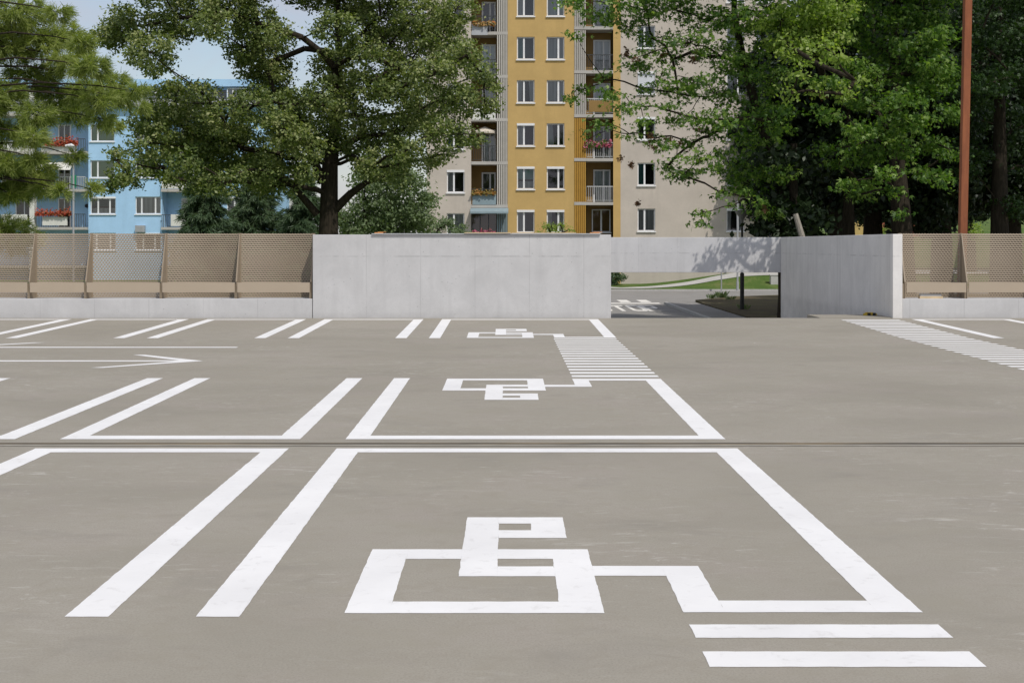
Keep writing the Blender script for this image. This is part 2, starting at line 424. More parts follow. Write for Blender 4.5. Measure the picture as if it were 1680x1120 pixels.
# arrows of the aisle
def pt(u, v):
    Y = ground_Y(v); return (xat(u, Y), Y)
tip = pt(333, 592); e1a, e1b = pt(221, 581.0), pt(240, 580.5); e2a, e2b = pt(152, 604.2), pt(165, 605)
yc, hw = tip[1], .085
xi = tip[0] - .38
sh = [[(-16, yc - hw), (xi, yc - hw), (xi, yc + hw), (-16, yc + hw)]]
dy = e1a[1] - yc; dx = tip[0] - e1a[0]
def arm(sgn, yc, xt, d):
    # a slanted bar from the tip outward; butted against the shaft
    ye = yc + sgn * 1.05
    return [(xt, yc), (xt - d * 1.16, ye), (xt - d * 1.34, ye), (xt - d * .38, yc + sgn * hw), (xt - d * .38, yc)]
marking('lane_arrow', [], m_near, 'white arrow on the aisle pointing right', quads=sh + [arm(1, yc, tip[0], 1), arm(-1, yc, tip[0], 1)])
tail = pt(389, 569.7); y2 = tail[1]
x2 = pt(76, 561.3)[0] - 1.34
marking('lane_arrow', [], m_near, 'white arrow on the aisle pointing left',
        quads=[[(x2 + .38, y2 - hw), (tail[0], y2 - hw), (tail[0], y2 + hw), (x2 + .38, y2 + hw)], arm(1, y2, x2, -1), arm(-1, y2, x2, -1)])
# expansion joint
def strip(name, y0, y1, dz, m, parent=deck, x0=-45, x1=45):
    mb = MB(); n = 60
    random.seed(3)
    for i in range(n):
        xa, xb = x0 + (x1 - x0) * i / n, x0 + (x1 - x0) * (i + 1) / n
        mb.poly([(xa, y0, deckz(y0) + dz), (xb, y0, deckz(y0) + dz), (xb, y1, deckz(y1) + dz), (xa, y1, deckz(y1) + dz)])
    return mb.build(name, m, parent)
def mat_joint():
    m, nt, out = nodes_of('joint seal')
    p = N(nt, 'ShaderNodeBsdfPrincipled'); p.inputs['Roughness'].default_value = .9
    v = mapping(nt, (1, 14, 1)); f = noise(nt, v, .9, 7, .72)
    c = ramp(nt, f, [(.38, (.05, .046, .038)), (.50, (.11, .092, .062)), (.60, (.21, .155, .08)), (.68, (.28, .25, .20))])
    nt.links.new(c, p.inputs['Base Color']); nt.links.new(p.outputs[0], out.inputs[0]); return m
M['joint'] = mat_joint()
jt = strip('expansion_joint', 11.43, 11.555, .003, M['joint'])
M['jointedge'] = mat('joint edge profile', (.30, .275, .225), .7, .25, 3)
strip('joint_profile', 11.34, 11.427, .004, M['jointedge'], jt)

# ------------------------------------------------------------------ walls round the deck
YW = 29.25                                        # front face of the plinth walls
zt = zat(385, 29.25)                              # wall top
zp = zat(490, YW)                                 # plinth top
xc0, xc1 = xat(513, 29.23), WL
def conc(name, x0, x1, y0, y1, z0, z1, label, cat, m='concrete'):
    o = MB().box(x0, x1, y0, y1, z0, z1).build(name, M[m], bevel=.012); tag(o, label, cat); return o
conc('low_concrete_wall', -30, xc0 - .012, YW, 30.0, -1.0, zp, 'low grey concrete wall under the beige mesh fence left of the tall wall', 'wall')
conc('low_concrete_wall', WR + .222, 30, YW, 30.0, -1.0, zp, 'low grey concrete wall under the beige mesh fence right of the ramp', 'wall')
conc('concrete_wall', xc0, xc1, 29.23, 29.52, -1.0, zt, 'tall blank light concrete wall with a plank on top, behind the far wheelchair bay', 'wall')
conc('ramp_wall', 2.08, WL, 29.523, 41.2, -1.3, zt - .003, 'concrete side wall of the ramp behind the tall blank wall', 'wall', 'concrete_y')
conc('ramp_wall', WR, WR + .22, 29.23, 41.2, -1.3, zat(384, 29.23), 'shaded concrete side wall running along the right of the ramp', 'wall', 'concrete_y')
conc('concrete_beam', 1.6, 9.3, 41.203, 41.5, zat(447, 41.2), zat(389.3, 41.2), 'concrete beam bridging the far end of the ramp, dappled with leaf shade', 'beam')
# planks lying on the tall wall
pk = MB().box(xat(610, 29.2), xat(985, 29.2), 29.185, 29.48, zt + .002, zt + .028).build('roof_plank', M['greyboard'])
tag(pk, 'long thin grey board lying on top of the tall concrete wall', 'board')
pk = MB().box(xat(762, 29.2), xat(838, 29.2), 29.165, 29.40, zt + .030, zt + .05).build('roof_plank', M['wood'])
tag(pk, 'pale timber plank lying on the grey board, left half', 'board')
pk = MB().box(xat(840, 29.2), xat(945, 29.2), 29.19, 29.38, zt + .030, zt + .046).build('roof_plank', M['wood'])
tag(pk, 'pale timber plank lying on the grey board, right half', 'board')
for (u0, u1, lab) in ((612, 634, 'orange wood offcut at the left end of the grey board'), (966, 990, 'orange wood offcut at the right end of the grey board')):
    mb = MB(); xa, xb = xat(u0, 29.2), xat(u1, 29.2); z0 = zt + .029
    mb.poly([(xa, 29.22, z0), (xb, 29.25, z0), (xb, 29.36, z0), (xa, 29.36, z0)])
    mb.box(xa + .03, xb - .08, 29.23, 29.33, z0 + .002, z0 + .022)
    mb.box(xa + .10, xb - .02, 29.27, 29.38, z0 + .024, z0 + .034)
    tag(mb.build('wood_offcut', M['orange']), lab, 'offcut')
# scraps by the ramp wall and under the right rail
mb = MB(); wz = deckz(29.2) + .012
x0 = xat(1416, 30.2)
mb.box(x0, x0 + .30, 30.12, 30.2, wz + .002, wz + .045); mb.box(x0 + .04, x0 + .22, 30.14, 30.2, wz + .047, wz + .07, 0)
for k in (.08, .2): mb.box(x0 + k, x0 + k + .06, 30.07, 30.119, wz + .005, wz + .06, 1)
tag(mb.build('formwork_scrap', [M['yellow'], M['black']]), 'yellow and black formwork scrap on the walkway at the foot of the ramp wall', 'scrap')
mb = MB(); xa, xb = xat(1508, 29.35), xat(1546, 29.35)
mb.box(xa, xb, 29.30, 29.42, zp + .002, zp + .055, 0); mb.box(xa + .02, xb - .03, 29.32, 29.42, zp + .057, zp + .10, 1)
tag(mb.build('timber_scrap', [M['wood'], M['greyboard']]), 'pale timber scrap on the low wall below the right mesh fence', 'scrap')

# ------------------------------------------------------------------ mesh fences
YMs = 29.72
ZT = zat(382.5, 29.72); RZ0, RZ1 = zat(479.5, 29.28), zat(463.5, 29.28)
def mesh_panel(x0, x1, parent):
    p, d, w = .066, .0465, .0368
    ns = max(2, round((x1 - x0) / (p / 2))); nr = int((ZT - zp) / d)
    d = (ZT - zp - .012) / nr; amp = (d - w) * .49
    mb = MB()
    for k in range(nr):
        zc = zp + .006 + d * (k + .5)
        base = len(mb.v)
        for j in range(ns + 1):
            t = j / ns; x = x0 + (x1 - x0) * t
            y = YMs + .17 * (1 - (2 * t - 1) ** 2) - .03 * t
            s = amp if (j + k) % 2 else -amp
            mb.v.append((x, y - .007, zc + s - w / 2)); mb.v.append((x, y + .005, zc + s + w / 2))
            if j:
                q = base + 2 * j
                mb.f.append((q - 2, q, q + 1, q - 1)); mb.m.append(0)
    # folded side flanges
    for xx, t in ((x0, 0), (x1, 1)):
        y = YMs - .03 * t
        mb.box(xx - (.012 if t else .0), xx + (.0 if t else .012), y - .012, y + .02, zp + .004, ZT)
    return mb.build('mesh_panel', M['mesh'], parent)
def fence(xs, label):
    root = empty('mesh_fence', ((xs[0] + xs[-1]) / 2, 29.4, zp)); tag(root, label, 'fence')
    bpy.context.view_layer.update()
    off = -root.location
    objs = []
    for a, b in zip(xs, xs[1:]):
        objs.append(mesh_panel(a + .012, b - .012, root))
        objs.append(MB().box(a + .03, b - .03, 29.275, 29.30, RZ0, RZ1).box(a + .05, b - .05, 29.301, 29.33, RZ0 + .03, RZ1 - .03).build('guard_rail', M['rail'], root))
    for x in xs:
        mb = MB()   # triangular bracket with a front flange
        yb, yt = 29.31, YMs - .05
        prof = [(yb, zp + .003), (YMs - .02, zp + .003), (YMs - .02, ZT - .02), (yt, ZT - .02), (yb, RZ1 + .02)]
        t = .006
        mb.poly([(x - t, y, z) for y, z in reversed(prof)]); mb.poly([(x + t, y, z) for y, z in prof])
        for (ya, za), (y2, z2) in zip(prof, prof[1:] + prof[:1]):
            mb.poly([(x - t, ya, za), (x + t, ya, za), (x + t, y2, z2), (x - t, y2, z2)])
        # flange along the slanted front edge
        fw = .016
        mb.poly([(x - fw, yb - .004, RZ1 + .02), (x + fw, yb - .004, RZ1 + .02), (x + fw * .6, yt - .004, ZT - .02), (x - fw * .6, yt - .004, ZT - .02)])
        mb.box(x - .045, x - .007, 29.335, 29.40, zp + .003, RZ1 - .02); mb.box(x - .03, x + .03, YMs - .018, YMs + .03, zp + .004, ZT - .004)
        objs.append(mb.build('bracket', M['mesh'], root))
    for o in objs: o.location = off
    return root
xl = [xat(u, 29.3) for u in (510.5, 387.5, 264.5, 140.5, 47.5, -76, -200, -322, -446, -570)]
fence(sorted(xl), 'beige metal mesh fence with guard rail, left of the tall blank concrete wall')
xr = [xat(u, 29.3) for u in (1485, 1587, 1710, 1833, 1956, 2080)]
fence(xr, 'beige metal mesh fence with guard rail, right of the ramp')

# rusty mast behind the right fence
mb = MB(); b = at(1579, 402, 31.0); t = at(1587.5, 0, 31.0)
d = (t - b); bb = b - d * .55; tt = b + d * 1.7
for s_ in (0,):
    w = .086
    vs = []
    for p_ in (bb, tt):
        vs += [(p_.x - w, p_.y - w, p_.z), (p_.x + w, p_.y - w, p_.z), (p_.x + w, p_.y + w, p_.z), (p_.x - w, p_.y + w, p_.z)]
    mb.v += vs
    for q in ((0,1,5,4),(1,2,6,5),(2,3,7,6),(3,0,4,7),(4,5,6,7)): mb.f.append(q); mb.m.append(0)
mast = mb.build('rusty_mast', M['rust'], bevel=.012); tag(mast, 'tall square rust brown steel mast behind the right mesh fence', 'mast')
MB().box(bb.x - .2, bb.x + .2, bb.y - .2, bb.y + .2, bb.z, bb.z + .03).build('base_plate', M['rust'], mast)

# ------------------------------------------------------------------ ground, ramp, street
GZ = -1.02
gm = MB(); gm.poly([(-1500, -300, GZ - .02), (1500, -300, GZ - .02), (1500, 2500, GZ - .02), (-1500, 2500, GZ - .02)])
tag(gm.build('ground', M['lawn']), kind='structure')
tag(MB().poly([(WL, EDGE + .002, deckz(EDGE) - .01), (7.02, EDGE + .002, deckz(EDGE) - .01), (7.02, 42, GZ + .02), (WL, 42, GZ + .02)])
    .poly([(7.02, 30.5, deckz(EDGE) - .11), (WR, 30.5, deckz(EDGE) - .11), (WR, 42, GZ + .02), (7.02, 42, GZ + .02)]).build('ramp', M['ramp']), kind='structure')
RD = GZ + .024
road = MB().poly([(-90, 64.8, RD), (90, 64.8, RD), (90, 78, RD), (-90, 78, RD)]).poly([(-3.0, 41.5, RD), (7.3, 41.5, RD), (7.3, 64.8, RD), (-3, 64.8, RD)])
road.poly([(7.3, 60.5, RD), (9.4, 62.5, RD), (16, 64.8, RD), (7.3, 64.8, RD)])
road = tag(road.build('road', M['asphalt']), kind='structure')
PV = RD + .10
tag(MB().box(7.42, 8.72, 41.5, 60.4, GZ - .1, PV).build('pavement', M['asphalt']), kind='structure')
kb = MB().box(7.28, 7.417, 41.5, 60.5, GZ - .1, PV + .008)
kb.box(-90, 90, 78.0, 78.2, GZ - .1, PV)
tag(kb.build('kerb', M['paving']), kind='structure')
si = MB(); 
pl = [(8.76, 41.5), (8.8, 58), (9.0, 62.3), (11.5, 66.5), (15.5, 69.5), (22, 70.5), (60, 70.5), (60, 41.5)]
zz = PV + .03
si.poly([(x, y, zz) for x, y in pl])
for (x, y), (x2, y2) in zip(pl, pl[1:] + pl[:1]): si.poly([(x, y, GZ - .1), (x2, y2, GZ - .1), (x2, y2, zz), (x, y, zz)])
tag(si.build('planted_island', M['soil']), kind='structure')
# road writing and lines, children of the road
def road_rect(name, rects):
    mb = MB()
    for x0, x1, y0, y1 in rects: mb.poly([(x0, y0, RD + .004), (x1, y0, RD + .004), (x1, y1, RD + .004), (x0, y1, RD + .004)])
    return mb.build(name, M['roadpaint'], road)
def road_Y(v): return (H - RD) * F / (v - V0)
Y0_, Y1_ = road_Y(510.2), road_Y(500.8)
LW, SX, SY = .64, .17, .16                     # letter width, stroke in x, stroke in y (share of the height)
def letter(mb, ch, x0):
    X = lambda t: x0 + t
    Yy = lambda t: Y0_ + (Y1_ - Y0_) * t
    def q(pts): mb.poly([(X(a), Yy(b), RD + .004) for a, b in pts])
    def ring(x0_, x1_, y0_, y1_, skip=()):
        c = .13; cy = .10
        o = [(x0_ + c, y0_), (x1_ - c, y0_), (x1_, y0_ + cy), (x1_, y1_ - cy), (x1_ - c, y1_), (x0_ + c, y1_), (x0_, y1_ - cy), (x0_, y0_ + cy)]
        c2 = .05; cy2 = .05
        a0, a1, b0, b1 = x0_ + SX, x1_ - SX, y0_ + SY, y1_ - SY
        i_ = [(a0 + c2, b0), (a1 - c2, b0), (a1, b0 + cy2), (a1, b1 - cy2), (a1 - c2, b1), (a0 + c2, b1), (a0, b1 - cy2), (a0, b0 + cy2)]
        for k in range(8):
            if k in skip: continue
            k2 = (k + 1) % 8; q([o[k], o[k2], i_[k2], i_[k]])
    if ch == 'T': q([(0, 1 - SY), (LW, 1 - SY), (LW, 1), (0, 1)]); q([(LW/2 - SX/2, 0), (LW/2 + SX/2, 0), (LW/2 + SX/2, 1 - SY), (LW/2 - SX/2, 1 - SY)])
    if ch == 'O': ring(0, LW, 0, 1)
    if ch == 'P':
        q([(0, 0), (SX, 0), (SX, 1), (0, 1)]); q([(SX, 1 - SY), (LW - .12, 1 - SY), (LW - .12, 1), (SX, 1)]); q([(SX, .40), (LW - .12, .40), (LW - .12, .40 + SY), (SX, .40 + SY)])
        q([(LW - .12, .40), (LW, .50), (LW, .90), (LW - .12, 1), (LW - .12, 1 - SY), (LW - SX, .84), (LW - SX, .56), (LW - .12, .40 + SY)])
    if ch == 'S':
        q([(.05, 0), (LW - .1, 0), (LW - .1, SY), (.05, SY)]); q([(LW - .1, 0), (LW, .1), (LW, .45), (LW - .1, .56), (LW - .1, .44), (LW - SX, .40), (LW - SX, .16), (LW - .1, SY)])
        q([(.1, .44), (LW - .1, .44), (LW - .1, .56), (.1, .56)]); q([(.1, .44), (.1, .56), (SX, .6), (SX, .84), (.1, 1 - SY), (.1, 1), (0, .9), (0, .55)]); q([(.1, 1 - SY), (LW - .05, 1 - SY), (LW - .05, 1), (.1, 1)])
lm_ = MB()
for ch, xc in (('S', 4.13), ('T', 4.88), ('O', 5.62), ('P', 6.26)): letter(lm_, ch, xc - LW / 2)
lm_.build('stop_writing', M['roadpaint'], road)
road_rect('stop_line', [(-3, 7.2, road_Y(498.4), road_Y(496.8))])
road_rect('give_way_mark', [(xat(u0, 63.5), xat(u1, 63.5), road_Y(495.8), road_Y(492)) for u0, u1 in ((1016, 1033), (1049, 1066), (980, 999), (945, 963))])
# far lawn with its path, rising to the right
def lawn_z(x, y):
    t = min(1, max(0, (x - 8.2) / 8)); s_ = min(1, max(0, (y - 79.5) / 4.5))
    return PV - .02 + s_ * (.18 + .85 * t * t * (3 - 2 * t)) 
lm = MB(); nx, ny = 60, 8
X = [-90 + 180 * i / nx for i in range(nx + 1)] ; X = sorted(set([round(x, 2) for x in X] + [8 + .6 * k for k in range(18)]))
Yl = [78.2 + (94 - 78.2) * j / 12 for j in range(13)]
for i in range(len(X)):
    for j in range(len(Yl)): lm.v.append((X[i], Yl[j], lawn_z(X[i], Yl[j])))
nj = len(Yl)
for i in range(len(X) - 1):
    for j in range(nj - 1):
        lm.f.append((i*nj + j, (i+1)*nj + j, (i+1)*nj + j + 1, i*nj + j + 1)); lm.m.append(0)
tag(lm.build('grass_verge', M['lawn'], smooth=True), kind='structure')
hm = MB(); hx = [14 + 6 * i for i in range(24)]; hy = [94.3 + 8 * j for j in range(16)]
def hill_z(x, y):
    t = min(1, max(0, (x - 16) / 22)); s_ = min(1, max(0, (y - 96) / 34)); s2 = min(1, max(0, (y - 130) / 90))
    return GZ - .3 + t * (5.0 * s_ * s_ * (3 - 2 * s_) + 3 * s2) + .15 * math.sin(x * .7 + y * .3)
for x in hx:
    for y in hy: hm.v.append((x, y, hill_z(x, y)))
for i in range(len(hx) - 1):
    for j in range(len(hy) - 1):
        a = i * len(hy) + j; hm.f.append((a, a + len(hy), a + len(hy) + 1, a + 1)); hm.m.append(0)
tag(hm.build('grass_bank', M['lawn'], smooth=True), kind='structure')
pm = MB(); px = [(7.0, 79.0, 80.2), (8.5, 79.6, 81.0), (10, 80.4, 81.9), (11.5, 81.2, 82.5), (13, 82.0, 83.2), (15, 82.6, 83.8), (20, 82.9, 83.9), (40, 82.9, 83.9)]
px = [(-20, 81.4, 82.8), (2, 81.2, 82.6), (5, 80.6, 82.2)] + px
for (x0, ya, yb), (x1, yc_, yd) in zip(px, px[1:]):
    k = 4
    for q in range(k):
        s0, s1 = q / k, (q + 1) / k
        P_ = []
        for (xx, sA) in ((s0, 0), (s1, 0), (s1, 1), (s0, 1)):
            x = x0 + (x1 - x0) * xx; y = (ya + (yc_ - ya) * xx) if sA == 0 else (yb + (yd - yb) * xx)
            P_.append((x, y, lawn_z(x, y) + .03))
        pm.poly(P_)
tag(pm.build('path', M['paving']), kind='structure')

# ------------------------------------------------------------------ buildings
def holed_wall(x0, x1, z0, z1, holes, y, depth, mb=None):
    """front face with openings and their reveals"""
    mb = mb or MB()
    xs = sorted(set([x0, x1] + [h for q in holes for h in q[:2] if x0 < h < x1]))
    zs = sorted(set([z0, z1] + [h for q in holes for h in q[2:4] if z0 < h < z1]))
    for xa, xb in zip(xs, xs[1:]):
        for za, zb in zip(zs, zs[1:]):
            cx, cz = (xa + xb) / 2, (za + zb) / 2
            if any(h[0] < cx < h[1] and h[2] < cz < h[3] for h in holes): continue
            mb.poly([(xa, y, za), (xb, y, za), (xb, y, zb), (xa, y, zb)])
    for a, b, c, d in [h[:4] for h in holes]:
        mb.poly([(a, y, c), (a, y + depth, c), (a, y + depth, d), (a, y, d)])
        mb.poly([(b, y, c), (b, y, d), (b, y + depth, d), (b, y + depth, c)])
        mb.poly([(a, y, c), (b, y, c), (b, y + depth, c), (a, y + depth, c)])
        mb.poly([(a, y, d), (a, y + depth, d), (b, y + depth, d), (b, y, d)])
    return mb
def window_proto(w, h, split, style, fills=('cur_w',), fr=.07):
    """frame mesh with pane, sill and hangings as children, origin at lower left of the opening, front at y=0"""
    f = MB()
    y0, y1 = .10, .16
    f.box(0, fr, y0, y1, 0, h).box(w - fr, w, y0, y1, 0, h).box(fr, w - fr, y0, y1, 0, fr).box(fr, w - fr, y0, y1, h - fr, h)
    for s_ in split:
        xm = w * s_; f.box(xm - .055, xm + .055, y0 - .012, y1 - .002, fr, h - fr)
    fo = f.build('window', M['pvc'])
    MB().poly([(fr, .135, fr), (w - fr, .135, fr), (w - fr, .135, h - fr), (fr, .135, h - fr)]).build('pane', M['glass'], fo)
    MB().box(-.05, w + .05, -.09, .10, -.075, -.003).build('sill', M['pvc'], fo)
    MB().poly([(0, .9, 0), (w, .9, 0), (w, .9, h), (0, .9, h)]).poly([(0, .165, 0), (0, .9, 0), (0, .9, h), (0, .165, h)]).poly([(w, .165, 0), (w, .165, h), (w, .9, h), (w, .9, 0)]) \
        .poly([(0, .165, h), (0, .9, h), (w, .9, h), (w, .165, h)]).poly([(0, .165, 0), (w, .165, 0), (w, .9, 0), (0, .9, 0)]).build('room', M['interior'], fo)
    if style == 'net':
        MB().poly([(fr, .24, fr), (w - fr, .24, fr), (w - fr, .24, h - fr), (fr, .24, h - fr)]).build('curtain', M[fills[0]], fo)
    elif style == 'part':
        MB().poly([(fr, .24, fr), (w * .42, .24, fr), (w * .36, .24, h - fr), (fr, .24, h - fr)]).build('curtain', M[fills[0]], fo)
    elif style == 'sides':
        MB().poly([(fr, .24, fr), (w * .27, .24, fr), (w * .3, .24, h - fr), (fr, .24, h - fr)]).poly([(w * .75, .24, fr), (w - fr, .24, fr), (w - fr, .24, h - fr), (w * .68, .24, h - fr)]).build('curtain', M[fills[0]], fo)
    elif style == 'blind':
        MB().poly([(fr, .2, h * .45), (w - fr, .2, h * .45), (w - fr, .2, h - fr), (fr, .2, h - fr)]).build('blind', M[fills[0]], fo)
        MB().poly([(fr, .24, fr), (w - fr, .24, fr), (w - fr, .24, h * .35), (fr, .24, h * .35)]).build('curtain', M['cur_w'], fo)
    elif style == 'shutter':
        s_ = MB()
        k = 0
        z = h - .16
        while z > h * .35: s_.box(.03, w - .03, .055, .075, z - .055, z); z -= .06
        s_.build('shutter', M['shutter'], fo)
        MB().poly([(fr, .24, fr), (w - fr, .24, fr), (w - fr, .24, h * .4), (fr, .24, h * .4)]).build('curtain', M['cur_g'], fo)
    if style in ('shutter', 'blind') or 'box' in fills:
        MB().box(.0, w, -.03, .098, h - .15, h - .002).build('shutter_box', M['pvc'], fo)
    return fo
def flowers(name, x0, x1, y, z, matl, parent, n=150, hh=.28, seed=1):
    r = np.random.default_rng(seed); mb = MB()
    for i in range(n):
        c = Vector((r.uniform(x0, x1), y + r.uniform(-.14, .12), z + abs(r.normal(0, .5)) * hh - .08 * (r.random() < .3)))
        a = r.uniform(0, 6.28); t = Vector((math.cos(a), math.sin(a) * .6, r.uniform(-.6, .6))).normalized(); nn = Vector((r.normal(), -1 + r.normal() * .6, .6)).normalized()
        b = nn.cross(t).normalized(); s_ = r.uniform(.05, .11)
        mb.poly([c - t * s_, c + b * s_ * .8, c + t * s_, c - b * s_ * .8])
    return mb.build(name, matl, parent)

PH = {}
def place_window(kind, x, z, y, parent):
    w, h, split, style, fills = kind
    key = repr(kind)
    if key not in PH:
        PH[key] = window_proto(w, h, split, style, fills); o = PH[key]; o.parent = parent
    else: o = copy_tree(PH[key], parent)
    o.location = (x, y, z)
    return o

# ---- ochre and grey tower block
YB = 84.0
bx = lambda u: xat(u, YB); bz = lambda v: zat(v, YB)
tower = empty('apartment_tower', (0, 0, 0)); tag(tower, 'ochre and grey apartment tower with slatted loggias behind the tall concrete wall', 'apartment block')
ZTOP, ZBOT = bz(-190), -1.4
S = 70.9
rows = [383.5 - S * k for k in range(-1, 8)]
rowsR = [381.4 - 75.0 * k for k in range(0, 8)]            # sill rows of the ochre and right walls
W_, Hh = 1.14, 1.46
kinds = [(W_, Hh, (.40,), s_, f_) for s_, f_ in (('part', ('cur_w', 'box')), ('sides', ('cur_w',)), ('net', ('cur_g',)), ('blind', ('blind',)), ('part', ('cur_t',)), ('net', ('cur_w',)), ('shutter', ('shutter',)), ('none', ('x', 'box')))]
kindsR = [(W_, Hh, (.66,), s_, f_) for s_, f_ in (('sides', ('cur_w', 'box')), ('net', ('cur_g',)), ('none', ('x', 'box')), ('part', ('cur_w',)), ('net', ('cur_w',)), ('shutter', ('shutter',)))]
plan1 = [4, 0, 3, 0, 1, 4, 0, 5, 2]      # column by row, lowest first
plan2 = [1, 0, 2, 3, 1, 1, 1, 5, 3]
planA = [5, 4, 7, 6, 1, 5, 0, 3, 2]; planB = [0, 1, 2, 3, 4, 0, 3, 1, 4]; planC = [1, 5, 0, 4, 5, 2, 0, 1, 5]
def wall_part(u0, u1, cols, m, z_rows):
    x0, x1 = bx(u0), bx(u1)
    holes = []; jobs = []
    for uu, plan, kk in cols:
        for k, v in enumerate(z_rows):
            z = bz(v) + .08; x = bx(uu)
            if z + Hh > ZTOP - .2: continue
            holes.append((x, x + W_, z, z + Hh)); jobs.append((kk[plan[k] % len(kk)], x, z))
    o = holed_wall(x0, x1, ZBOT, ZTOP, holes, YB, .17).build('wall', M[m], tower)
    for kd, x, z in jobs: place_window(kd, x, z, YB, tower)
    return o
wall_part(833, 942, ((848, plan1, kinds), (897, plan2, kindsR)), 'ochre', rows)
wall_part(1018, 1292, ((1046, planA, kinds), (1192, planB, kindsR), (1240, planC, kinds)), 'grey', rowsR)
rowsL = [389 - S * (k - 1) - 0 for k in range(0, 9)]
wall_part(700, 773, ((733, planC, kinds),), 'grey', rowsL)
MB().box(bx(1006), bx(1018), YB - .02, YB + 1.6, ZBOT, ZTOP).build('wall', M['ochre'], tower)
# carcass behind (returns, roof, loggia backs)
body = MB(); x0, x1 = bx(700), bx(1292)
body.poly([(x0, YB, ZBOT), (x0, YB, ZTOP), (x0, YB + 14, ZTOP), (x0, YB + 14, ZBOT)]); body.poly([(x1, YB, ZBOT), (x1, YB + 14, ZBOT), (x1, YB + 14, ZTOP), (x1, YB, ZTOP)])
body.poly([(x0, YB + 14, ZBOT), (x0, YB + 14, ZTOP), (x1, YB + 14, ZTOP), (x1, YB + 14, ZBOT)]); 
body.build('wall', M['grey'], tower)
MB().box(x0 - .3, x1 + .3, YB - .4, YB + 14.3, ZTOP + .003, ZTOP + .3).build('roof', M['slab'], tower)
def loggias(u0, u1, s0, s1, slabv, backm, rail_m, left):
    """recess u0..u1, slats s0..s1"""
    xa, xb = bx(min(u0, s0)), bx(max(u1, s1)); D = 1.35
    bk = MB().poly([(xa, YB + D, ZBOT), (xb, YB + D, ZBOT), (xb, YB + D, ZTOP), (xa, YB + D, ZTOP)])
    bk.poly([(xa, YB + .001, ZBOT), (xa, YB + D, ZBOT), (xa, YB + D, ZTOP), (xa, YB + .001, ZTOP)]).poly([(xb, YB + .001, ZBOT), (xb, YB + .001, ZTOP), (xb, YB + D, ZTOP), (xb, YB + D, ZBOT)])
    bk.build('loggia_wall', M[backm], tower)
    for k, v in enumerate(slabv):
        zf = bz(v)                                         # bottom of slab
        MB().box(xa + .002, xb - .002, YB - .03, YB + D - .002, zf, zf + .2).build('loggia_slab', M['slab'], tower)
        zn = zf + S * YB / F                               # next slab bottom
        ochre_sl = (not left) and k in (0, 1)
        sx0, sx1 = bx(s0), bx(s1); sm = MB(); ns = 6
        sm.box(sx0 + .02, sx1 - .02, YB + .07, YB + .09, zf + .203, zn - .003, 1)
        for i in range(ns):
            c = sx0 + (sx1 - sx0) * (i + .5) / ns
            sm.box(c - .034, c + .034, YB - .02, YB + .068, zf + .203, zn - .003, 0)
        sm.build('slat_panel', [M['slat_o' if ochre_sl else 'slat_w'], M['slatback_o' if ochre_sl else 'slatback']], tower)
        # door on the back wall
        ox0, ox1 = bx(u0) + .1, bx(u1) - .08
        dw = (ox1 - ox0) * (.62 if left else .72)
        dx0 = ox1 - dw
        d = MB(); dh = 2.15; z0 = zf + .203
        d.box(dx0, dx0 + .09, YB + D - .09, YB + D - .003, z0, z0 + dh).box(dx0 + dw - .09, dx0 + dw, YB + D - .09, YB + D - .003, z0, z0 + dh)
        d.box(dx0 + .09, dx0 + dw - .09, YB + D - .09, YB + D - .003, z0 + dh - .1, z0 + dh).box(dx0 + dw * .6 - .05, dx0 + dw * .6 + .05, YB + D - .10, YB + D - .004, z0, z0 + dh - .1)
        do = d.build('balcony_door', M['pvc'], tower)
        MB().poly([(dx0 + .09, YB + D - .04, z0), (dx0 + dw - .09, YB + D - .04, z0), (dx0 + dw - .09, YB + D - .04, z0 + dh - .1), (dx0 + .09, YB + D - .04, z0 + dh - .1)]).build('pane', M['glass'], do)
        MB().poly([(dx0 + .09, YB + D - .02, z0), (dx0 + dw - .09, YB + D - .02, z0), (dx0 + dw - .09, YB + D - .02, z0 + dh - .1), (dx0 + .09, YB + D - .02, z0 + dh - .1)]).build('curtain', M[('cur_g', 'interior', 'cur_w', 'cur_g', 'cur_w', 'interior')[(k + left) % 6]], do)
        # railing
        rx0, rx1 = bx(u0) + .02, bx(u1) - .02; rh = 1.02
        rl = MB(); rl.box(rx0, rx1, YB - .02, YB + .02, z0 + rh - .05, z0 + rh).box(rx0, rx1, YB - .012, YB + .012, z0 + .08, z0 + .11)
        nb = 13
        for i in range(nb + 1):
            c = rx0 + (rx1 - rx0) * i / nb
            rl.box(c - .012 * (i < nb) , c + .012 * (i > 0), YB - .01, YB + .01, z0 + .112, z0 + rh - .052)
        rl.build('railing', M['rail_dark' if left or k > 2 else 'rail_light'], tower)
slL = [341 - S * k for k in range(0, 8)]
slR = [336.5 - 73 * k * .985 for k in range(-1, 8)]
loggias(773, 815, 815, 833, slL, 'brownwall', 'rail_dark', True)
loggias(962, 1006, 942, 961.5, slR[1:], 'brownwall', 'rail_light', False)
# below the lowest right slab: ochre slats and a white framed door at ground level
sx0, sx1 = bx(942), bx(961.5); sm = MB(); z1 = bz(336.5) - .003
sm.box(sx0 + .02, sx1 - .02, YB + .07, YB + .09, ZBOT, z1, 1)
for i in range(6):
    c = sx0 + (sx1 - sx0) * (i + .5) / 6; sm.box(c - .034, c + .034, YB - .02, YB + .068, ZBOT, z1, 0)
sm.build('slat_panel', [M['slat_o'], M['slatback_o']], tower)
place_window((1.22, 1.5, (.5,), 'net', ('cur_g',)), bx(973), bz(382) + .05, YB + 1.15, tower)
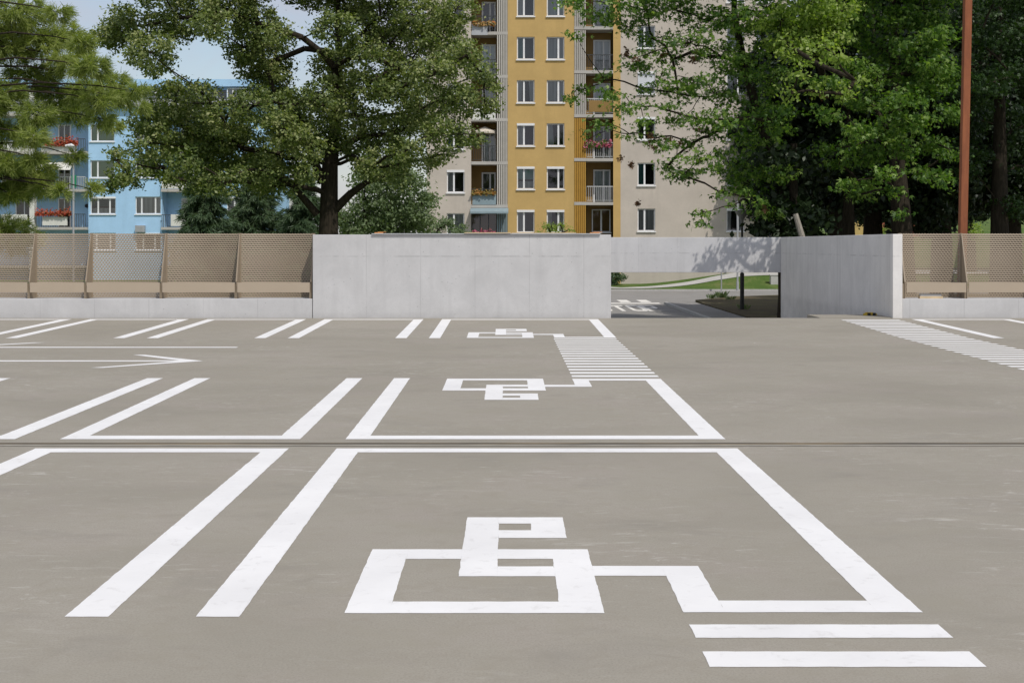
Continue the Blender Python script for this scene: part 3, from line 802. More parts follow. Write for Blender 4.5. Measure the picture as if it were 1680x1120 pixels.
# ground floor glazed porch under the left loggias
aw = MB().poly([(bx(772), YB - .9, bz(348)), (bx(834), YB - .9, bz(348)), (bx(834), YB - .04, bz(341.5)), (bx(772), YB - .04, bz(341.5))])
aw.poly([(bx(772), YB - .9, bz(351)), (bx(834), YB - .9, bz(351)), (bx(834), YB - .9, bz(348)), (bx(772), YB - .9, bz(348))]).build('awning', M['awning'], tower)
sm = MB(); sm.box(bx(815), bx(833), YB + .07, YB + .09, ZBOT, bz(341) - .003, 1)
for i in range(6):
    c = bx(815) + (bx(833) - bx(815)) * (i + .5) / 6; sm.box(c - .034, c + .034, YB - .02, YB + .068, ZBOT, bz(341) - .003, 0)
sm.build('slat_panel', [M['awning'], M['slatback']], tower)
gp = MB()
for u in (773.5, 787, 801, 814): gp.box(bx(u), bx(u) + .05, YB + .1, YB + .15, ZBOT, bz(351))
gp = gp.build('glazed_porch', M['rail_dark'], tower)
MB().poly([(bx(774), YB + .13, ZBOT), (bx(814), YB + .13, ZBOT), (bx(814), YB + .13, bz(351)), (bx(774), YB + .13, bz(351))]).build('pane', M['glass'], gp)
# loggia dressings
def panel(u0, u1, v0, v1, y, m, name='balcony_panel', parent=tower, t=.03, B=None):
    B = B or YB
    return MB().box(xat(u0, B), xat(u1, B), B + y, B + y + t, zat(v1, B), zat(v0, B)).build(name, M[m], parent)
panel(775, 813, 176, 197, -.06, 'panel_w'); panel(775, 814, 318, 336, -.05, 'awning')
panel(966, 1004, 165, 184, -.06, 'brownwall'); panel(774, 800, 40, 58, -.05, 'greyboard'); panel(775, 795, 108, 125, -.05, 'awning')
flowers('flower_box', bx(774), bx(813), YB - .12, bz(319), M['orange_flower'], tower, 220, .3, 2)
flowers('flower_box', bx(777), bx(813), YB - .12, bz(42), M['orange_flower'], tower, 160, .28, 3)
flowers('flower_box', bx(958), bx(1003), YB - .12, bz(240), M['pink_flower'], tower, 260, .34, 4)
flowers('flower_box', bx(776), bx(812), YB - 1.0, bz(384), M['pink_flower'], tower, 110, .22, 5)
um = empty('balcony_parasol', at(795, 240, YB + .5)); tag(um, 'cream patterned parasol open on a left loggia of the tower', 'parasol')
cp = MB(); n = 10
for i in range(n):
    a, b = 2 * math.pi * i / n, 2 * math.pi * (i + 1) / n
    cp.poly([(0, 0, 1.28), (.78 * math.cos(a), .5 * math.sin(a), .95), (.78 * math.cos(b), .5 * math.sin(b), .95)])
    cp.poly([(.78 * math.cos(a), .5 * math.sin(a), .95), (.78 * math.cos(a), .5 * math.sin(a), .82), (.78 * math.cos(b), .5 * math.sin(b), .82), (.78 * math.cos(b), .5 * math.sin(b), .95)])
cp.build('canopy', M['cloth'], um); MB().tube([(0, 0, -1.0), (0, 0, 1.27)], .02, 6).build('pole', M['steelpost'], um)

# ---- light blue block on the left
YC = 100.0
cx = lambda u: xat(u, YC); cz = lambda v: zat(v, YC)
blue = empty('apartment_block', (0, 0, 0)); tag(blue, 'light blue apartment block with flowered balconies, behind the oak on the left', 'apartment block')
CT = cz(128); CB = -1.4
W2, H2 = 2.0, 1.35
pitch = 59.5
wr = [353 - pitch * k for k in range(-1, 4)]
holes = []; jobs = []
kB = [(1.96, 1.34, (.30, .76), 'blind', ('green_dark',)), (1.96, 1.34, (.24, .78), 'net', ('cur_g',)), (1.86, 1.34, (.3,), 'net', ('greenblind',))]
def blue_wall(u0, u1, cols):
    holes = []; jobs = []
    for uu, plan in cols:
        for k, v in enumerate(wr):
            kd = kB[plan[k]]; x = cx(uu); z = cz(v) + .08
            holes.append((x, x + kd[0], z, z + kd[1])); jobs.append((kd, x, z))
    holed_wall(cx(u0), cx(u1), CB, cz(176), holes, YC, .17).build('wall', M['blue'], blue)
    for kd, x, z in jobs: place_window(kd, x, z, YC, blue)
blue_wall(145, 266, ((148, (1, 0, 2, 2, 0)), (222, (0, 1, 1, 0, 1))))
blue_wall(352, 432, ((372, (1, 0, 1, 2, 1)),))
def balc(u0, u1, parent=blue):
    D = 1.5
    xa, xb = cx(u0), cx(u1)
    MB().poly([(xa, YC + D, CB), (xb, YC + D, CB), (xb, YC + D, cz(176)), (xa, YC + D, cz(176))]).poly([(xa, YC, CB), (xa, YC + D, CB), (xa, YC + D, cz(176)), (xa, YC, cz(176))]) \
        .poly([(xb, YC, CB), (xb, YC, cz(176)), (xb, YC + D, cz(176)), (xb, YC + D, CB)]).build('wall', M['blue'], parent)
    for k in range(-1, 4):
        v = 377 - 62 * k
        MB().box(xa, xb, YC - .35, YC + D - .002, cz(v), cz(v) + .2).build('balcony_slab', M['slab'], parent)
balc(-75, 145); balc(266, 352)
MB().box(cx(51.5), cx(59.5), YC - .42, YC + .1, CB, cz(150)).build('column', M['panel_w'], blue)
def bdoor(u0, u1, v0, v1, m, D=1.5):
    x0, x1, z0, z1 = cx(u0), cx(u1), cz(v1), cz(v0)
    f = MB(); y0, y1 = YC + D - .08, YC + D - .003
    f.box(x0, x0 + .08, y0, y1, z0, z1).box(x1 - .08, x1, y0, y1, z0, z1).box(x0 + .08, x1 - .08, y0, y1, z1 - .08, z1).box((x0 + x1) / 2 - .04, (x0 + x1) / 2 + .04, y0 - .01, y1, z0, z1 - .08)
    fo = f.build('balcony_door', M['pvc'], blue)
    MB().poly([(x0, y1 - .03, z0), (x1, y1 - .03, z0), (x1, y1 - .03, z1), (x0, y1 - .03, z1)]).build('pane', M['glass'], fo)
    MB().poly([(x0, y1 - .01, z0), (x1, y1 - .01, z0), (x1, y1 - .01, z1), (x0, y1 - .01, z1)]).build('curtain', M[m], fo)
for k in range(0, 4):
    dv = 61 * k
    bdoor(85, 106, 324 - dv, 372 - dv, 'interior'); bdoor(14, 44, 324 - dv, 360 - dv, 'interior'); bdoor(-45, -15, 324 - dv, 372 - dv, 'interior')
    bdoor(290, 330, 324 - dv, 372 - dv, 'cur_g')
def brail(u0, u1, v0, v1, m, y=-.3):
    x0, x1, z0, z1 = cx(u0), cx(u1), cz(v1), cz(v0); r = MB(); r.box(x0, x1, YC + y - .02, YC + y + .02, z1 - .05, z1)
    nb = max(3, int((x1 - x0) / .13))
    for i in range(nb + 1):
        c = x0 + (x1 - x0) * i / nb; r.box(c - .015, c + .015, YC + y - .01, YC + y + .01, z0, z1 - .052)
    r.build('railing', M[m], blue)
PB = lambda u0, u1, v0, v1, m, y=-.34: panel(u0, u1, v0, v1, y, m, 'balcony_panel', blue, .03, YC)
brail(62, 142, 351, 373, 'rail_dark'); PB(72, 113, 356, 370, 'panel_w'); PB(5, 47.5, 352, 371, 'panel_w')
flowers('flower_box', cx(62), cx(120), YC - .45, cz(353), M['red_flower'], blue, 500, .42, 7)
brail(62, 142, 290, 312, 'rail_light'); PB(64, 90, 294, 310, 'brownwall', -.27); PB(5, 50, 293, 309, 'panel_w')
MB().box(cx(120), cx(128), YC - .38, YC - .34, cz(308), cz(288)).build('hung_cloth', M['greencloth'], blue)
ab = MB().poly([(cx(62), YC - 1.0, cz(280)), (cx(122), YC - 1.0, cz(280)), (cx(122), YC - .05, cz(267)), (cx(62), YC - .05, cz(267))]); ab.build('awning', M['panel_w'], blue)
PB(70, 128, 238, 250, 'panel_w'); brail(128, 142, 228, 250, 'rail_dark'); PB(0, 50, 232, 250, 'panel_w')
flowers('flower_box', cx(74), cx(131), YC - .46, cz(239), M['red_flower'], blue, 600, .55, 8)
PB(62, 142, 170, 188, 'greyboard'); PB(-70, 50, 170, 188, 'greyboard')
brail(267, 282, 352, 373, 'rail_dark'); PB(282, 350, 352, 371, 'panel_w'); PB(267, 350, 296, 310, 'panel_w'); PB(267, 350, 235, 250, 'brownwall'); PB(267, 350, 172, 190, 'greyboard')
wl = MB().tube([(cx(133), YC + 1.42, cz(337)), (cx(133), YC + 1.35, cz(337))], .16, 12); wl.build('wall_lamp', M['black'], blue)
ac = MB().box(cx(224), cx(239), YC - .4, YC - .02, cz(381), cz(370))
for i in range(5): ac.box(cx(226) + .1 * i, cx(226) + .1 * i + .04, YC - .42, YC - .401, cz(380), cz(371.5))
ac.build('air_conditioner', M['steelpost'], blue)
# set back top storey
TZ0, TZ1 = cz(176), cz(140)
xa, xb = cx(-75), cx(432)
MB().box(xa, xb, YC - .45, YC + 12, TZ0 + .003, TZ0 + .25).box(xa, xb, YC - .45, YC - .3, TZ0 + .253, cz(164)).build('terrace_parapet', M['greyboard'], blue)
hs = [(cx(u), cx(u) + 2.6, cz(163), cz(144)) for u in (-40, 40, 110, 180, 262, 330, 392)]
holed_wall(xa, xb, TZ0 + .25, TZ1, [(a, min(b, xb - .2), c, d) for a, b, c, d in hs], YC + 1.6, .2).build('wall', M['blue'], blue)
for a, b, c, d in hs:
    b = min(b, xb - .2)
    f = MB(); y = YC + 1.7
    for q in range(4):
        c0 = a + (b - a) * q / 3; f.box(c0 - (.05 if q else 0), c0 + (.05 if q < 3 else 0), y, y + .06, c, d)
    fo = f.build('window', M['pvc'], blue)
    MB().poly([(a, y + .03, c), (b, y + .03, c), (b, y + .03, d), (a, y + .03, d)]).build('pane', M['glass'], fo)
    MB().poly([(a, y + .2, c), (b, y + .2, c), (b, y + .2, d), (a, y + .2, d)]).build('room', M['interior'], fo)
MB().box(xa - .3, xb + .3, YC + .8, YC + 12.3, TZ1 + .003, cz(128)).build('roof', M['blue'], blue)
MB().poly([(xb, YC, CB), (xb, YC + 12, CB), (xb, YC + 12, TZ1), (xb, YC, TZ1)]).poly([(xa, YC, CB), (xa, YC, TZ1), (xa, YC + 12, TZ1), (xa, YC + 12, CB)]).poly([(xa, YC + 12, CB), (xa, YC + 12, TZ1), (xb, YC + 12, TZ1), (xb, YC + 12, CB)]).build('wall', M['blue'], blue)

# ---- small yellow house glimpsed between the right trunks
hz = empty('small_house', at(1415, 372, 120)); tag(hz, 'yellow house corner glimpsed between the dark trunks on the right', 'house')
h0 = MB().box(-1.0, 1.2, 0, 6, -3, 3.2); h0.build('wall', M['yellowwall'], hz)
MB().box(1.203, 6.5, .4, 6, -3, 3.0).build('wall', M['redroof'], hz)
MB().poly([(-1.4, -.5, 3.2), (6.9, -.5, 3.2), (6.9, 3, 5), (-1.4, 3, 5)]).poly([(-1.4, 6.5, 3.2), (-1.4, 3, 5), (6.9, 3, 5), (6.9, 6.5, 3.2)]).build('roof', M['redroof'], hz)

# ------------------------------------------------------------------ posts and lamps
def lamp_cone(u, vb, vt, Y, name, label):
    b = at(u, vb, Y); b.z = PV; zt_ = zat(vt, Y)
    root = empty(name, b); tag(root, label, 'street lamp')
    hgt = zt_ - b.z
    MB().tube([(0, 0, 0), (0, 0, 1.5), (0, 0, 1.52), (0, 0, hgt - .5)], [.085, .085, .05, .045], 10).build('pole', M['lamp'], root)
    MB().tube([(0, 0, hgt - .52), (0, 0, hgt - .38), (0, 0, hgt - .06), (0, 0, hgt)], [.05, .07, .29, .31], 16).build('lamp_head', M['lamphead'], root)
lamp_cone(1217.5, 512, 345, 53, 'street_lamp', 'dark street lamp with a flared grey head standing on the soil island beyond the ramp')
b = at(1210, 470, 76); b.z = PV
tag(MB().tube([b, (b.x, b.y, zat(330, 76))], .055, 8).tube([b, (b.x, b.y, b.z + .5)], .075, 8).build('steel_post', M['steelpost']), 'tall pale grey post behind the dark street lamp', 'post')
b = at(1183.5, 489, 66); b.z = PV
tag(MB().tube([b, (b.x, b.y, b.z + 2.4)], .035, 8).tube([b, (b.x, b.y, b.z + .06)], .07, 8).build('sign_post', M['steelpost']), 'thin grey signpost at the front edge of the soil island', 'post')
b = at(120.5, 380, 72); b.z = GZ; hh = zat(240, 72) - GZ
root = empty('street_lamp', b); tag(root, 'slim grey street lamp with a white head before the blue block', 'street lamp')
MB().tube([(0, 0, 0), (0, 0, hh - .3), (-.05, 0, hh)], [.06, .05, .04], 8).build('pole', M['steelpost'], root)
MB().tube([(.05, 0, hh), (-.12, 0, hh + .05), (-.45, 0, hh + .02)], [.05, .10, .06], 10).build('lamp_head', M['whitelamp'], root)
# leaning pale stake
p0, p1 = at(1320, 402, 42.5), at(1305, 351, 42.5)
lp = MB().tube([p0 + (p0 - p1) * 1.5, p1], [.14, .085], 8); tag(lp.build('dead_log', M['deadwood']), 'pale bare log leaning behind the ramp wall among the right trees', 'log')
# utility box and stone by the far lawn
ub = at(1274, 470, 80.5); ub.z = lawn_z(ub.x, ub.y)
tag(MB().box(ub.x - .35, ub.x + .9, ub.y, ub.y + .4, ub.z, ub.z + .55).box(ub.x - .4, ub.x + .95, ub.y - .03, ub.y + .43, ub.z + .552, ub.z + .6).build('concrete_block', M['paving']), 'low pale concrete block on the far lawn beside the ramp wall', 'block')

# ------------------------------------------------------------------ vegetation
def norm(a): return a / np.maximum(1e-9, np.linalg.norm(a, axis=1, keepdims=True))
def leaf_mesh(name, C, out, size, matl, parent, up=.6, outw=.5, rnd=.8, aspect=.62, lobes=1, droop=0.0):
    """many small folded leaves, each its own island"""
    n = len(C)
    nr = norm(rng.normal(size=(n, 3)) * rnd + np.array([.10, -.28, .9]) * up + out * outw)
    t = rng.normal(size=(n, 3)); t[:, 2] -= droop; t = t - nr * np.sum(t * nr, 1, keepdims=True); t = norm(t)
    b = np.cross(nr, t)
    L = (size * rng.uniform(.6, 1.35, n))[:, None]
    V = []; Fq = 0
    if lobes == 1:
        P = [C - t * L * .5, C + b * L * aspect * .5 - nr * L * .10, C + t * L * .5 - nr * L * .14, C - b * L * aspect * .5 - nr * L * .10]
        V = np.stack(P, 1).reshape(-1, 3); k = 4; nf = n
        idx = np.arange(n * 4).reshape(-1, 4)
    else:
        # base, then three pointed lobes
        base = C - t * L * .45
        pts = [base]
        dirs = [(-.62, .62), (0, 1.0), (.62, .62)]
        tips = [base + (b * dx + t * dy) * L * (.95 if dx == 0 else .85) - nr * L * .12 for dx, dy in dirs]
        ins = [base + (b * dx + t * dy) * L * .42 for dx, dy in ((-.55, .12), (-.32, .8), (.32, .8), (.55, .12))]
        P = [base, ins[0], tips[0], ins[1], tips[1], ins[2], tips[2], ins[3]]
        V = np.stack(P, 1).reshape(-1, 3)
        o8 = (np.arange(n) * 8)[:, None]
        idx = np.concatenate([o8 + np.array([0, 1, 2, 3])[None], o8 + np.array([0, 3, 4, 5])[None], o8 + np.array([0, 5, 6, 7])[None]], 0)
    me = bpy.data.meshes.new(name)
    me.vertices.add(len(V)); me.vertices.foreach_set('co', V.astype(np.float32).ravel())
    me.loops.add(idx.size); me.loops.foreach_set('vertex_index', idx.astype(np.int32).ravel())
    me.polygons.add(len(idx)); me.polygons.foreach_set('loop_start', np.arange(0, idx.size, 4, dtype=np.int32))
    me.update(calc_edges=True); me.materials.append(matl)
    o = bpy.data.objects.new(name, me); COL.objects.link(o); o.parent = parent
    return o
def needle_mesh(name, C, D, length, width, per, matl, parent, spread=.9):
    n = len(C) * per
    Cr = np.repeat(C, per, 0); Dr = np.repeat(D, per, 0)
    d = norm(Dr + rng.normal(size=(n, 3)) * spread * .6 + np.array([0, 0, -.12]))
    L = (length * rng.uniform(.6, 1.2, n))[:, None]
    s_ = norm(np.cross(d, rng.normal(size=(n, 3)))) * width * .5
    a = Cr + rng.normal(size=(n, 3)) * .035; e = a + d * L
    e[:, 2] -= L[:, 0] * .15
    V = np.stack([a - s_, a + s_, e + s_ * .4, e - s_ * .4], 1).reshape(-1, 3)
    idx = np.arange(n * 4).reshape(-1, 4)
    me = bpy.data.meshes.new(name)
    me.vertices.add(len(V)); me.vertices.foreach_set('co', V.astype(np.float32).ravel())
    me.loops.add(idx.size); me.loops.foreach_set('vertex_index', idx.astype(np.int32).ravel())
    me.polygons.add(len(idx)); me.polygons.foreach_set('loop_start', np.arange(0, idx.size, 4, dtype=np.int32))
    me.update(calc_edges=True); me.materials.append(matl)
    o = bpy.data.objects.new(name, me); COL.objects.link(o); o.parent = parent
    return o
def sprays(blobs, dens, leaves, sig, flat=.5, shell=.55):
    """leaf positions: each blob (centre, radius) carries leafy twigs; returns leaf centres, outward dirs, twig ends"""
    C = []; O = []; T = []
    for c, rx, rz in blobs:
        ns = max(3, int(dens * rx * rx))
        d = norm(rng.normal(size=(ns, 3)))
        rad = (shell + (1 - shell) * rng.random(ns) ** .6)[:, None]
        p = np.array(c)[None] + d * rad * np.array([rx, rx, rz])[None]
        k = rng.integers(int(leaves * .5), int(leaves * 1.5) + 1, ns)
        pr = np.repeat(p, k, 0)
        q = pr + rng.normal(size=pr.shape) * np.array([sig, sig, sig * flat])[None]
        C.append(q); O.append(norm(q - np.array(c)[None] + rng.normal(size=q.shape) * .01)); T += [(c, tuple(x)) for x in p]
    return np.concatenate(C), np.concatenate(O), T
def skeleton(trunk, blobs, mb, r_tip=.022, rpow=.52, twigs=None, twig_p=.5, sag=.08):
    """limbs joining every clump to the trunk; thickness from how many clumps a limb carries"""
    nodes = [Vector(p) for p in trunk]; par = [-1] + list(range(len(trunk) - 1)); nt = len(nodes)
    ax = Vector(trunk[-1])
    order = sorted(range(len(blobs)), key=lambda i: (Vector(blobs[i][0]) - nodes[min(len(nodes) - 1, nt - 2)]).length)
    for i in order:
        c = Vector(blobs[i][0]); best, bi = 1e9, 0
        for j, q in enumerate(nodes):
            if j < nt and j < nt * .35: continue
            d = (c - q).length + max(0, q.z - c.z) * 1.1 + (0 if j < nt else .25)
            if d < best: best, bi = d, j
        # a bent mid node
        q = nodes[bi]; m = q.lerp(c, .5) + Vector((random.uniform(-.1, .1), random.uniform(-.1, .1), random.uniform(-.05, .14))) * (c - q).length
        nodes.append(m); par.append(bi); nodes.append(c); par.append(len(nodes) - 2)
    cnt = [0] * len(nodes)
    for i in range(len(nodes) - 1, -1, -1):
        cnt[i] += 1
        if par[i] >= 0: cnt[par[i]] += cnt[i]
    for i in range(nt, len(nodes)):
        p = par[i]; a, b = nodes[p], nodes[i]
        r0 = r_tip * min(cnt[p], cnt[i] * 1.35 + 1) ** rpow; r1 = r_tip * cnt[i] ** rpow
        mid = a.lerp(b, .5) + Vector((random.uniform(-1, 1), random.uniform(-1, 1), random.uniform(-1, 1))) * .06 * (b - a).length
        mb.tube([a, mid, b], [r0, (r0 + r1) / 2, r1], 6, cap=False)
    if twigs:
        for c, e in twigs:
            if random.random() < twig_p:
                c, e = Vector(c), Vector(e); m = c.lerp(e, .5) + Vector((0, 0, sag))
                mb.tube([c, m, e], [.016, .011, .005], 3, cap=False)
def px_blobs(lst, Yc, spread, mirror=True, flat=.85):
    out = []
    for u, v, r in lst:
        dy = random.uniform(-1, 1) * spread
        for s_ in ((1, -1) if mirror else (1,)):
            Y = Yc + dy * s_
            rr = r * Y / F * (1 if s_ == 1 else .85)
            out.append((tuple(at(u + random.uniform(-4, 4), v + random.uniform(-4, 4), Y)), rr, rr * flat))
    return out
def trunk_tube(mb, pts, rads, n=12): mb.tube(pts, rads, n, cap=False)

# ---- oak (middle left)
random.seed(11)
YO = 46.0
oak = [(215,40,45),(290,28,48),(250,90,42),(345,40,32),(372,15,42),(425,38,42),(432,105,46),(398,75,34),(290,165,42),(240,195,34),(212,285,26),(183,302,20),(190,258,16),
       (250,238,40),(310,218,52),(345,258,46),(300,272,36),(258,272,22),(370,195,44),(420,172,42),(400,240,46),(432,278,36),(350,298,20),(390,288,24),(462,215,40),
       (478,172,36),(548,45,36),(545,112,36),(570,12,40),(528,158,34),(562,190,40),(510,242,32),(472,262,30),(592,240,38),(600,138,36),(596,80,36),(640,75,40),
       (622,28,42),(680,30,48),(722,62,46),(655,118,42),(710,122,46),(762,92,34),(792,118,22),(752,162,38),(795,172,20),(690,182,44),(650,212,34),(722,215,34),(772,220,22),
       (662,252,32),(615,275,30),(702,258,22),(748,18,34),(738,250,14),(180,62,30),(455,60,30),(452,135,30),(330,150,24),(805,140,12),(640,150,30),(500,205,28),(322,302,22),(372,306,22),(430,306,24),(470,302,24),(505,286,20),(285,292,18),(350,225,40),(470,225,32),(540,225,30),(560,150,30),(610,195,26),(655,290,22)]
up = [(u, v, 60) for u, v in ((250,-40),(330,-45),(410,-40),(520,-35),(600,-50),(690,-45),(300,-120),(400,-130),(500,-120),(600,-130),(680,-110),(360,-200),(470,-210),(570,-210),(640,-180),(450,-280),(540,-270))]
bl = px_blobs(oak, YO, 3.6) + px_blobs(up, YO, 3.5)
root = empty('oak_tree', at(540, 402, YO) * 1.0); root.location.z = GZ
tag(root, 'big spreading oak with olive green crown and dark trunk left of the tower', 'tree')
bx0 = root.location.x
def local(o, r): o.location = -r.location
tk = MB(); tp = [(bx0 - .0, YO, GZ - .1), (bx0, YO, GZ + .5), (bx0 + .02, YO, .9), (bx0 - .02, YO, zat(380, YO)), (bx0 + .0, YO, zat(320, YO)), (bx0 + .03, YO, zat(270, YO)), (bx0 + .25, YO + .1, zat(190, YO)), (bx0 + .35, YO, zat(90, YO)), (bx0 + .3, YO, zat(-10, YO)), (bx0, YO, zat(-150, YO))]
trunk_tube(tk, tp, [.60, .42, .38, .34, .31, .28, .19, .14, .10, .05])
C, O, T = sprays(bl, 60, 34, .15, .6)
skeleton(tp, bl, tk, .0165, .5, T, .22)
# the big low limbs that show in the photograph
for pts, rr in (([(520, 352), (492, 318), (468, 292), (440, 280)], [.15, .12, .10, .07]), ([(548, 345), (575, 318), (600, 300), (640, 285)], [.17, .14, .1, .06]), ([(530, 300), (505, 240), (480, 205), (455, 165), (440, 120)], [.17, .14, .12, .09, .06]), ([(545, 250), (590, 225), (640, 220), (700, 200)], [.13, .11, .09, .05])):
    tk.tube([at(u, v, YO - .25 * i) for i, (u, v) in enumerate(pts)], rr, 8, cap=False)
o = tk.build('trunk', M['bark'], root, smooth=True); local(o, root)
o = leaf_mesh('crown', C, O, .12, M['oak_leaf'], root, up=.75, outw=.35, rnd=.75); local(o, root)

# ---- long needled pine (left edge)
random.seed(5)
YP = 36.0
pine = [(30,20,45),(12,75,45),(70,70,42),(105,55,30),(120,100,38),(55,125,42),(150,110,30),(10,160,36),(95,160,36),(140,150,30),(180,135,28),(165,165,26),(200,160,22),(60,190,32),(125,190,24),(20,215,34),(55,225,24),(165,195,20),(10,270,30),(40,290,26),(70,308,18),(100,312,14),(20,320,16),(150,310,12),(120,255,14),(60,262,18),(225,150,16),(232,175,12),(95,20,20),(135,70,22),(185,205,14),(-30,60,50),(-40,160,50),(-30,260,45)]
root = empty('pine_tree', (xat(-85, YP), YP, GZ)); tag(root, 'long needled yellow green pine drooping in from the left edge', 'tree')
tk = MB(); X0 = root.location.x
tp = [(X0, YP, GZ - .1), (X0, YP, 1), (X0 + .05, YP, 3), (X0, YP, 5), (X0, YP, 7), (X0 + .05, YP, 9.5), (X0, YP, 12)]
trunk_tube(tk, tp, [.30, .27, .25, .22, .19, .14, .05])
bl = []
for u, v, r in pine:
    Y = YP + random.uniform(-1.8, 1.8); bl.append((tuple(at(u, v, Y)), r * Y / F, r * Y / F * .6))
for k in range(26):
    a = random.uniform(0, 6.28); z = random.uniform(1.8, 13); rr = max(.8, 4.6 - z * .28) * random.uniform(.4, 1)
    bl.append(((X0 + math.cos(a) * rr - 1.6, YP + math.sin(a) * rr + .6, z), .75, .45))
# limbs run out level and then droop
for c, rx, rz in bl:
    c = Vector(c); h0 = Vector((X0, YP, max(1.6, c.z + .25)))
    m1 = h0.lerp(c, .5) + Vector((0, random.uniform(-.2, .2), .22)); m2 = h0.lerp(c, .8) + Vector((0, 0, .14))
    tk.tube([h0, m1, m2, c], [.034, .026, .018, .010], 5, cap=False)
tC = []; tD = []
for c, rx, rz in bl:
    n = max(8, int(200 * rx * rx + 6))
    d = norm(rng.normal(size=(n, 3))); p = np.array(c) + d * (rng.random(n) ** .45)[:, None] * np.array([rx, rx, rz]) * 1.05
    tC.append(p); tD.append(norm(d * np.array([1, 1, .6]) + np.array([.25, 0, .1])))
    for q in p[:: 5]:
        c_ = Vector(c); e_ = Vector(q); tk.tube([c_, c_.lerp(e_, .5) + Vector((0, 0, .05)), e_], [.011, .008, .005], 3, cap=False)
o = tk.build('trunk', M['bark'], root, smooth=True); local(o, root)
o = needle_mesh('crown', np.concatenate(tC), np.concatenate(tD), .23, .017, 34, M['pine_leaf'], root); local(o, root)

# ---- spruces in front of the blue block
def spruce(u, vt, Y, label, rad=2.2, group=None, lean=0):
    zt_ = zat(vt, Y); X0 = xat(u, Y)
    root = empty('spruce_tree', (X0, Y, GZ)); tag(root, label, 'tree', group)
    tk = MB(); tk.tube([(0, 0, -.1), (0, 0, (zt_ - GZ) * .5), (0, 0, zt_ - GZ)], [.2, .13, .02], 8, cap=False)
    Cn = []; Dn = []; z = .35; h_ = zt_ - GZ
    while z < h_ - .1:
        k = 9; r0 = rad * (1 - z / h_) ** .75 + .1
        for i in range(k):
            a = random.uniform(0, 6.28); r1 = r0 * random.uniform(.65, 1.1); d = Vector((math.cos(a), math.sin(a), 0))
            tip_ = d * r1 + Vector((0, 0, z - .12 * r1 + .1))
            tk.tube([(0, 0, z), d * r1 * .5 + Vector((0, 0, z + .02)), tip_], [.03, .02, .006], 4, cap=False)
            ntf = int(16 * r1) + 4
            for j in range(ntf):
                t = (j + .5) / ntf; w_ = .32 * r1 * (1 - t * .7) * random.uniform(-1, 1)
                Cn.append((d.x * r1 * t - d.y * w_, d.y * r1 * t + d.x * w_, z + .04 * math.sin(t * 3) - .12 * r1 * t * t - abs(w_) * .25 + random.uniform(-.08, .08)))
                Dn.append((d.x * .7 - d.y * w_ * 2, d.y * .7 + d.x * w_ * 2, -.2))
        z += .26
    tk.build('trunk', M['bark'], root, smooth=True)
    needle_mesh('crown', np.array(Cn), norm(np.array(Dn)), .26, .035, 11, M['spruce_leaf'], root, .8)
    return root
spruce(338, 236, 62, 'dark layered spruce in front of the blue block, left of the oak trunk', 2.3)
spruce(422, 246, 66, 'blue green spruce just left of the oak trunk', 2.6)
spruce(497, 262, 63, 'dark spruce close behind the oak trunk', 2.0)
# ---- deciduous trees and shrubs behind the tall wall
def leafy(name, label, blobs, trunk, tr, leaf, matl, dens, leaves, sig, cat='tree', bark='bark', flat=.6, lobes=1, twig_p=.2, r_tip=.02, up=.4, outw=.45, root=None, droop=0):
    tp0 = trunk[0]
    root = empty(name, (tp0[0], tp0[1], tp0[2])); tag(root, label, cat)
    tk = MB(); trunk_tube(tk, trunk, tr, 10)
    C, O, T = sprays(blobs, dens, leaves, sig, flat)
    skeleton(trunk, blobs, tk, r_tip, .5, T, twig_p)
    o = tk.build('trunk' if cat == 'tree' else 'stems', M[bark], root, smooth=True); local(o, root)
    o = leaf_mesh('crown' if cat == 'tree' else 'foliage', C, O, leaf, matl, root, up=up, outw=outw, lobes=lobes, droop=droop); local(o, root)
    return root
random.seed(21)
Yt = 58
lst = [(600,300,26),(640,290,30),(675,300,26),(600,345,26),(640,340,30),(680,345,26),(620,370,24),(660,375,24),(580,375,22),(700,330,16),(655,262,20),(690,370,20),(560,355,18)]
X0 = xat(640, Yt)
leafy('small_tree', 'grey green bushy tree between the oak trunk and the tower', px_blobs(lst, Yt, 1.5), [(X0, Yt, GZ), (X0, Yt, 0), (X0 + .1, Yt, 1.6), (X0, Yt, 3.2)], [.16, .14, .11, .05], .15, M['mid_leaf'], 60, 32, .2)
lst = [(715,378,14),(735,370,14),(755,380,14),(740,388,18),(712,392,14),(768,390,12)]
X0 = xat(738, 66)
leafy('garden_shrub', 'rounded bright green shrub peeping over the tall wall beside the tower porch', px_blobs(lst, 66, .6), [(X0, 66, GZ), (X0, 66, .2), (X0, 66, .9)], [.06, .05, .03], .10, M['mid_leaf'], 60, 30, .12, cat='shrub')
for (u, v, lab) in ((1012, 455, 'small dark shrub at the foot of the tower seen through the ramp opening'),):
    Yt = 82.5; X0 = xat(u, Yt); gz = lawn_z(X0, Yt)
    leafy('garden_shrub', lab, px_blobs([(u, v, 9), (u + 6, v + 4, 7), (u - 7, v + 3, 8), (u + 2, v - 6, 6)], Yt, .2), [(X0, Yt, gz), (X0, Yt, gz + .15), (X0, Yt, gz + .3)], [.03, .03, .02], .10, M['spruce_leaf'], 120, 24, .1, cat='shrub')
lst = [(902,379,6),(914,381,8),(930,377,7),(886,381,5),(922,370,4),(908,372,4),(895,374,3)]
X0 = xat(910, 80)
leafy('garden_shrub', 'loose yellow green shrub before the lowest ochre windows of the tower', px_blobs(lst, 80, .3), [(X0, 80, GZ), (X0, 80, .6), (X0, 80, 1.6)], [.05, .04, .02], .11, M['maple_bright'], 60, 18, .16, cat='shrub')
